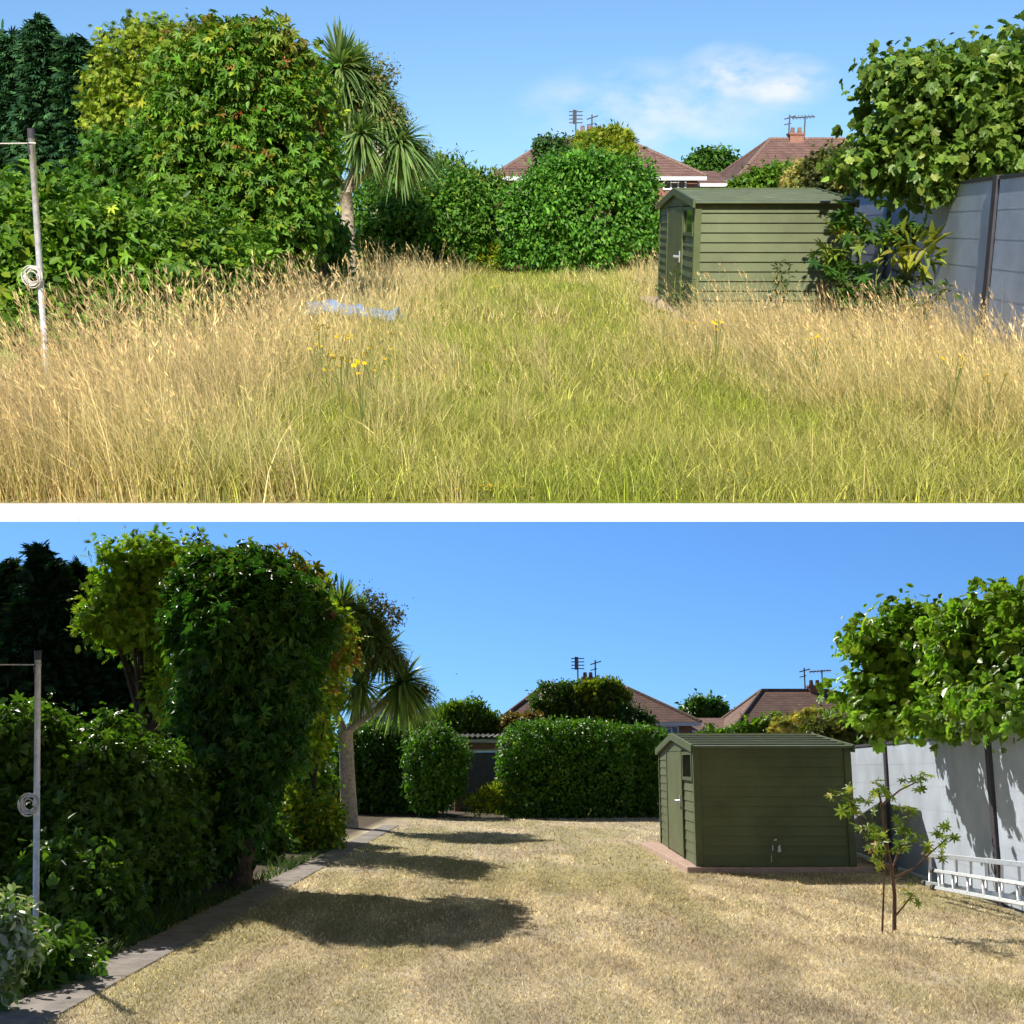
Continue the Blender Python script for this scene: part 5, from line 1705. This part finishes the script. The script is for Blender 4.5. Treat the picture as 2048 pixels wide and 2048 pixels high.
# blue plastic sheet half hidden in the long grass
rng = np.random.default_rng(5)
ct = U.P(705, 628, 16.4)
nx, ny = 46, 26
gx, gy = np.meshgrid(np.linspace(-.75, .6, nx), np.linspace(-.6, .7, ny))
gz = .0 + .56 * fbm(gx * 2.2, gy * 2.2, None, 71, 4) + .12 * np.cos(gx * 2)
vv = np.stack([ct.x + gx + .08 * noise(gx * 4, gy * 4, None, 2), ct.y + gy, gz], -1).reshape(-1, 3)
ii = np.arange(nx * ny).reshape(ny, nx)
ff = np.stack([ii[:-1, :-1].ravel(), ii[:-1, 1:].ravel(), ii[1:, 1:].ravel(), ii[1:, :-1].ravel()], 1)
o = mesh_obj(U, 'plastic_sheet', raw_mesh('plastic_sheet', vv, ff), M['blue'])
so = o.modifiers.new('thickness', 'SOLIDIFY')
so.thickness = .006
tag(o, 'crumpled light blue plastic sheet half hidden in the tall grass', 'plastic sheet')


# yellow wildflowers in the long grass: one of each kind, then copies
def ragwort(h, nh, seed):
    rr = random.Random(seed)
    t = thing(U, 'yellow_wildflower', (0, 0, 0), 'yellow daisy like wildflower standing in the long dry grass', 'wildflower', 'yellow wildflowers in the long grass')
    st = MB()
    for i in range(nh):
        pm_ = MB()
        tp = Vector((rr.uniform(-.10, .10), rr.uniform(-.10, .10), h * rr.uniform(.86, 1.05)))
        st.tube([(0, 0, h * .3), (tp.x * .4, tp.y * .4, h * .65), tp], .0028, 4)
        R = rr.uniform(.013, .020)
        tx, ty = rr.uniform(-.5, .5), rr.uniform(-.9, .1)
        nrm_ = Vector((tx, ty, 1)).normalized()
        a = nrm_.orthogonal().normalized()
        b = nrm_.cross(a)
        for k in range(9):
            an = 2 * math.pi * k / 9
            e1 = a * math.cos(an) + b * math.sin(an)
            e2 = nrm_.cross(e1)
            pm_.add([tp + e1 * .003, tp + e1 * R * .7 - e2 * R * .28, tp + e1 * R * 1.1 + nrm_ * -.002, tp + e1 * R * .7 + e2 * R * .28], [(0, 1, 2, 3)])
        pm_.tube([tp - nrm_ * .004, tp + nrm_ * .005], R * .35, 6)
        pm_.build(U, 'flower', M['yellow'], t)
    st.tube([(0, 0, -.02), (0, 0, h * .32)], .0045, 5)
    st.build(U, 'stem', M['green_stem'], t)
    return t


protos = [ragwort(.52, 4, 1), ragwort(.62, 6, 2), ragwort(.45, 3, 3)]
fpx = [(648, 690), (690, 668), (705, 700), (735, 692), (680, 712), (760, 690), (628, 678), (720, 720), (660, 730), (745, 712), (640, 650), (772, 660),
       (945, 985), (985, 990), (1012, 975), (940, 1003), (1025, 1003), (965, 972), (1493, 935), (1640, 672), (1655, 672), (1900, 705), (1912, 710), (1968, 740), (1990, 745), (1330, 620), (1375, 640), (985, 565), (1435, 640)]
ftop = {}
for i, (px, py) in enumerate(fpx):
    h = (.52, .62, .45)[i % 3]
    # stand where the flower top is seen
    x, y, z = U.ray(px, py)
    k = (h - CH) / z
    if y * k < YE + .12 + .02 * (i % 5):
        k = (YE + .12 + .02 * (i % 5)) / y
    pos = Vector((x * k, y * k, 0))
    zs = (CH + z * k) / h
    if i < 3:
        o = protos[i]
    else:
        s = protos[i % 3]
        o = s.copy()
        COL_U.objects.link(o)
        U.tops.append(o)
        for ch in s.children:
            c = ch.copy()
            COL_U.objects.link(c)
            c.parent = o
    o.location = pos
    o.rotation_euler = (0, 0, 0.9 * i)
    o.scale = (1, 1, zs) if zs > .5 else (.8, .8, max(zs, .12))


# two far birds over the mown garden
def bird(fr, px, py, Y, sp, lab):
    p = fr.P(px, py, Y)
    m_ = MB()
    m_.tube([p + Vector((-sp * .28, 0, 0)), p + Vector((-sp * .1, 0, .02 * sp)), p + Vector((sp * .12, 0, 0)), p + Vector((sp * .3, 0, -.02 * sp))], [sp * .03, sp * .08, sp * .07, sp * .02], 8)
    for s in (-1, 1):
        a = p + Vector((-.06 * sp, 0, .03 * sp)); b = p + Vector((.08 * sp, 0, .03 * sp))
        c = p + Vector((.10 * sp, s * .22 * sp, .16 * sp)); d = p + Vector((-.04 * sp, s * .24 * sp, .17 * sp))
        e_ = p + Vector((.14 * sp, s * .5 * sp, .10 * sp))
        up = Vector((0, 0, .012 * sp))
        m_.hexa([a, b, c, d, a + up, b + up, c + up, d + up])
        m_.add([d, c, e_, d + up, c + up], [(0, 1, 2), (3, 2, 4), (0, 2, 3), (1, 4, 2)])
    o = m_.build(fr, 'bird', M['feather'], smooth=False)
    tag(o, lab, 'bird')


bird(L, 913, 1348, 60, .18, 'tiny dark bird in the sky, nearer to the roofs')
bird(L, 827, 1196, 60, .15, 'tiny dark bird high in the sky, right of the palm top')

# walls glimpsed behind the conifers
for fr_, px0, px1, py, lab in ((U, -60, 175, 362, 'pale garden wall glimpsed behind the conifer of the overgrown garden'), (L, -60, 190, 1412, 'pale garden wall glimpsed behind the conifer of the mown garden')):
    a, b = fr_.P(px0, py, 37), fr_.P(px1, py, 37)
    m_ = MB().box(a.x, b.x, 37, 37.22, -.02, a.z).box(a.x - .03, b.x + .03, 36.96, 37.26, a.z, a.z + .07)
    for i in range(4):
        xx = a.x + (b.x - a.x) * i / 3
        m_.box(xx - .18, xx + .18, 36.9, 36.998, -.02, a.z - .01)
    o = m_.build(fr_, 'garden_wall', M['render'])
    tag(o, lab, 'wall')

# ================================================================ place the overgrown garden on its slope
for o in U.tops:
    o.matrix_basis = M_UP @ o.matrix_basis
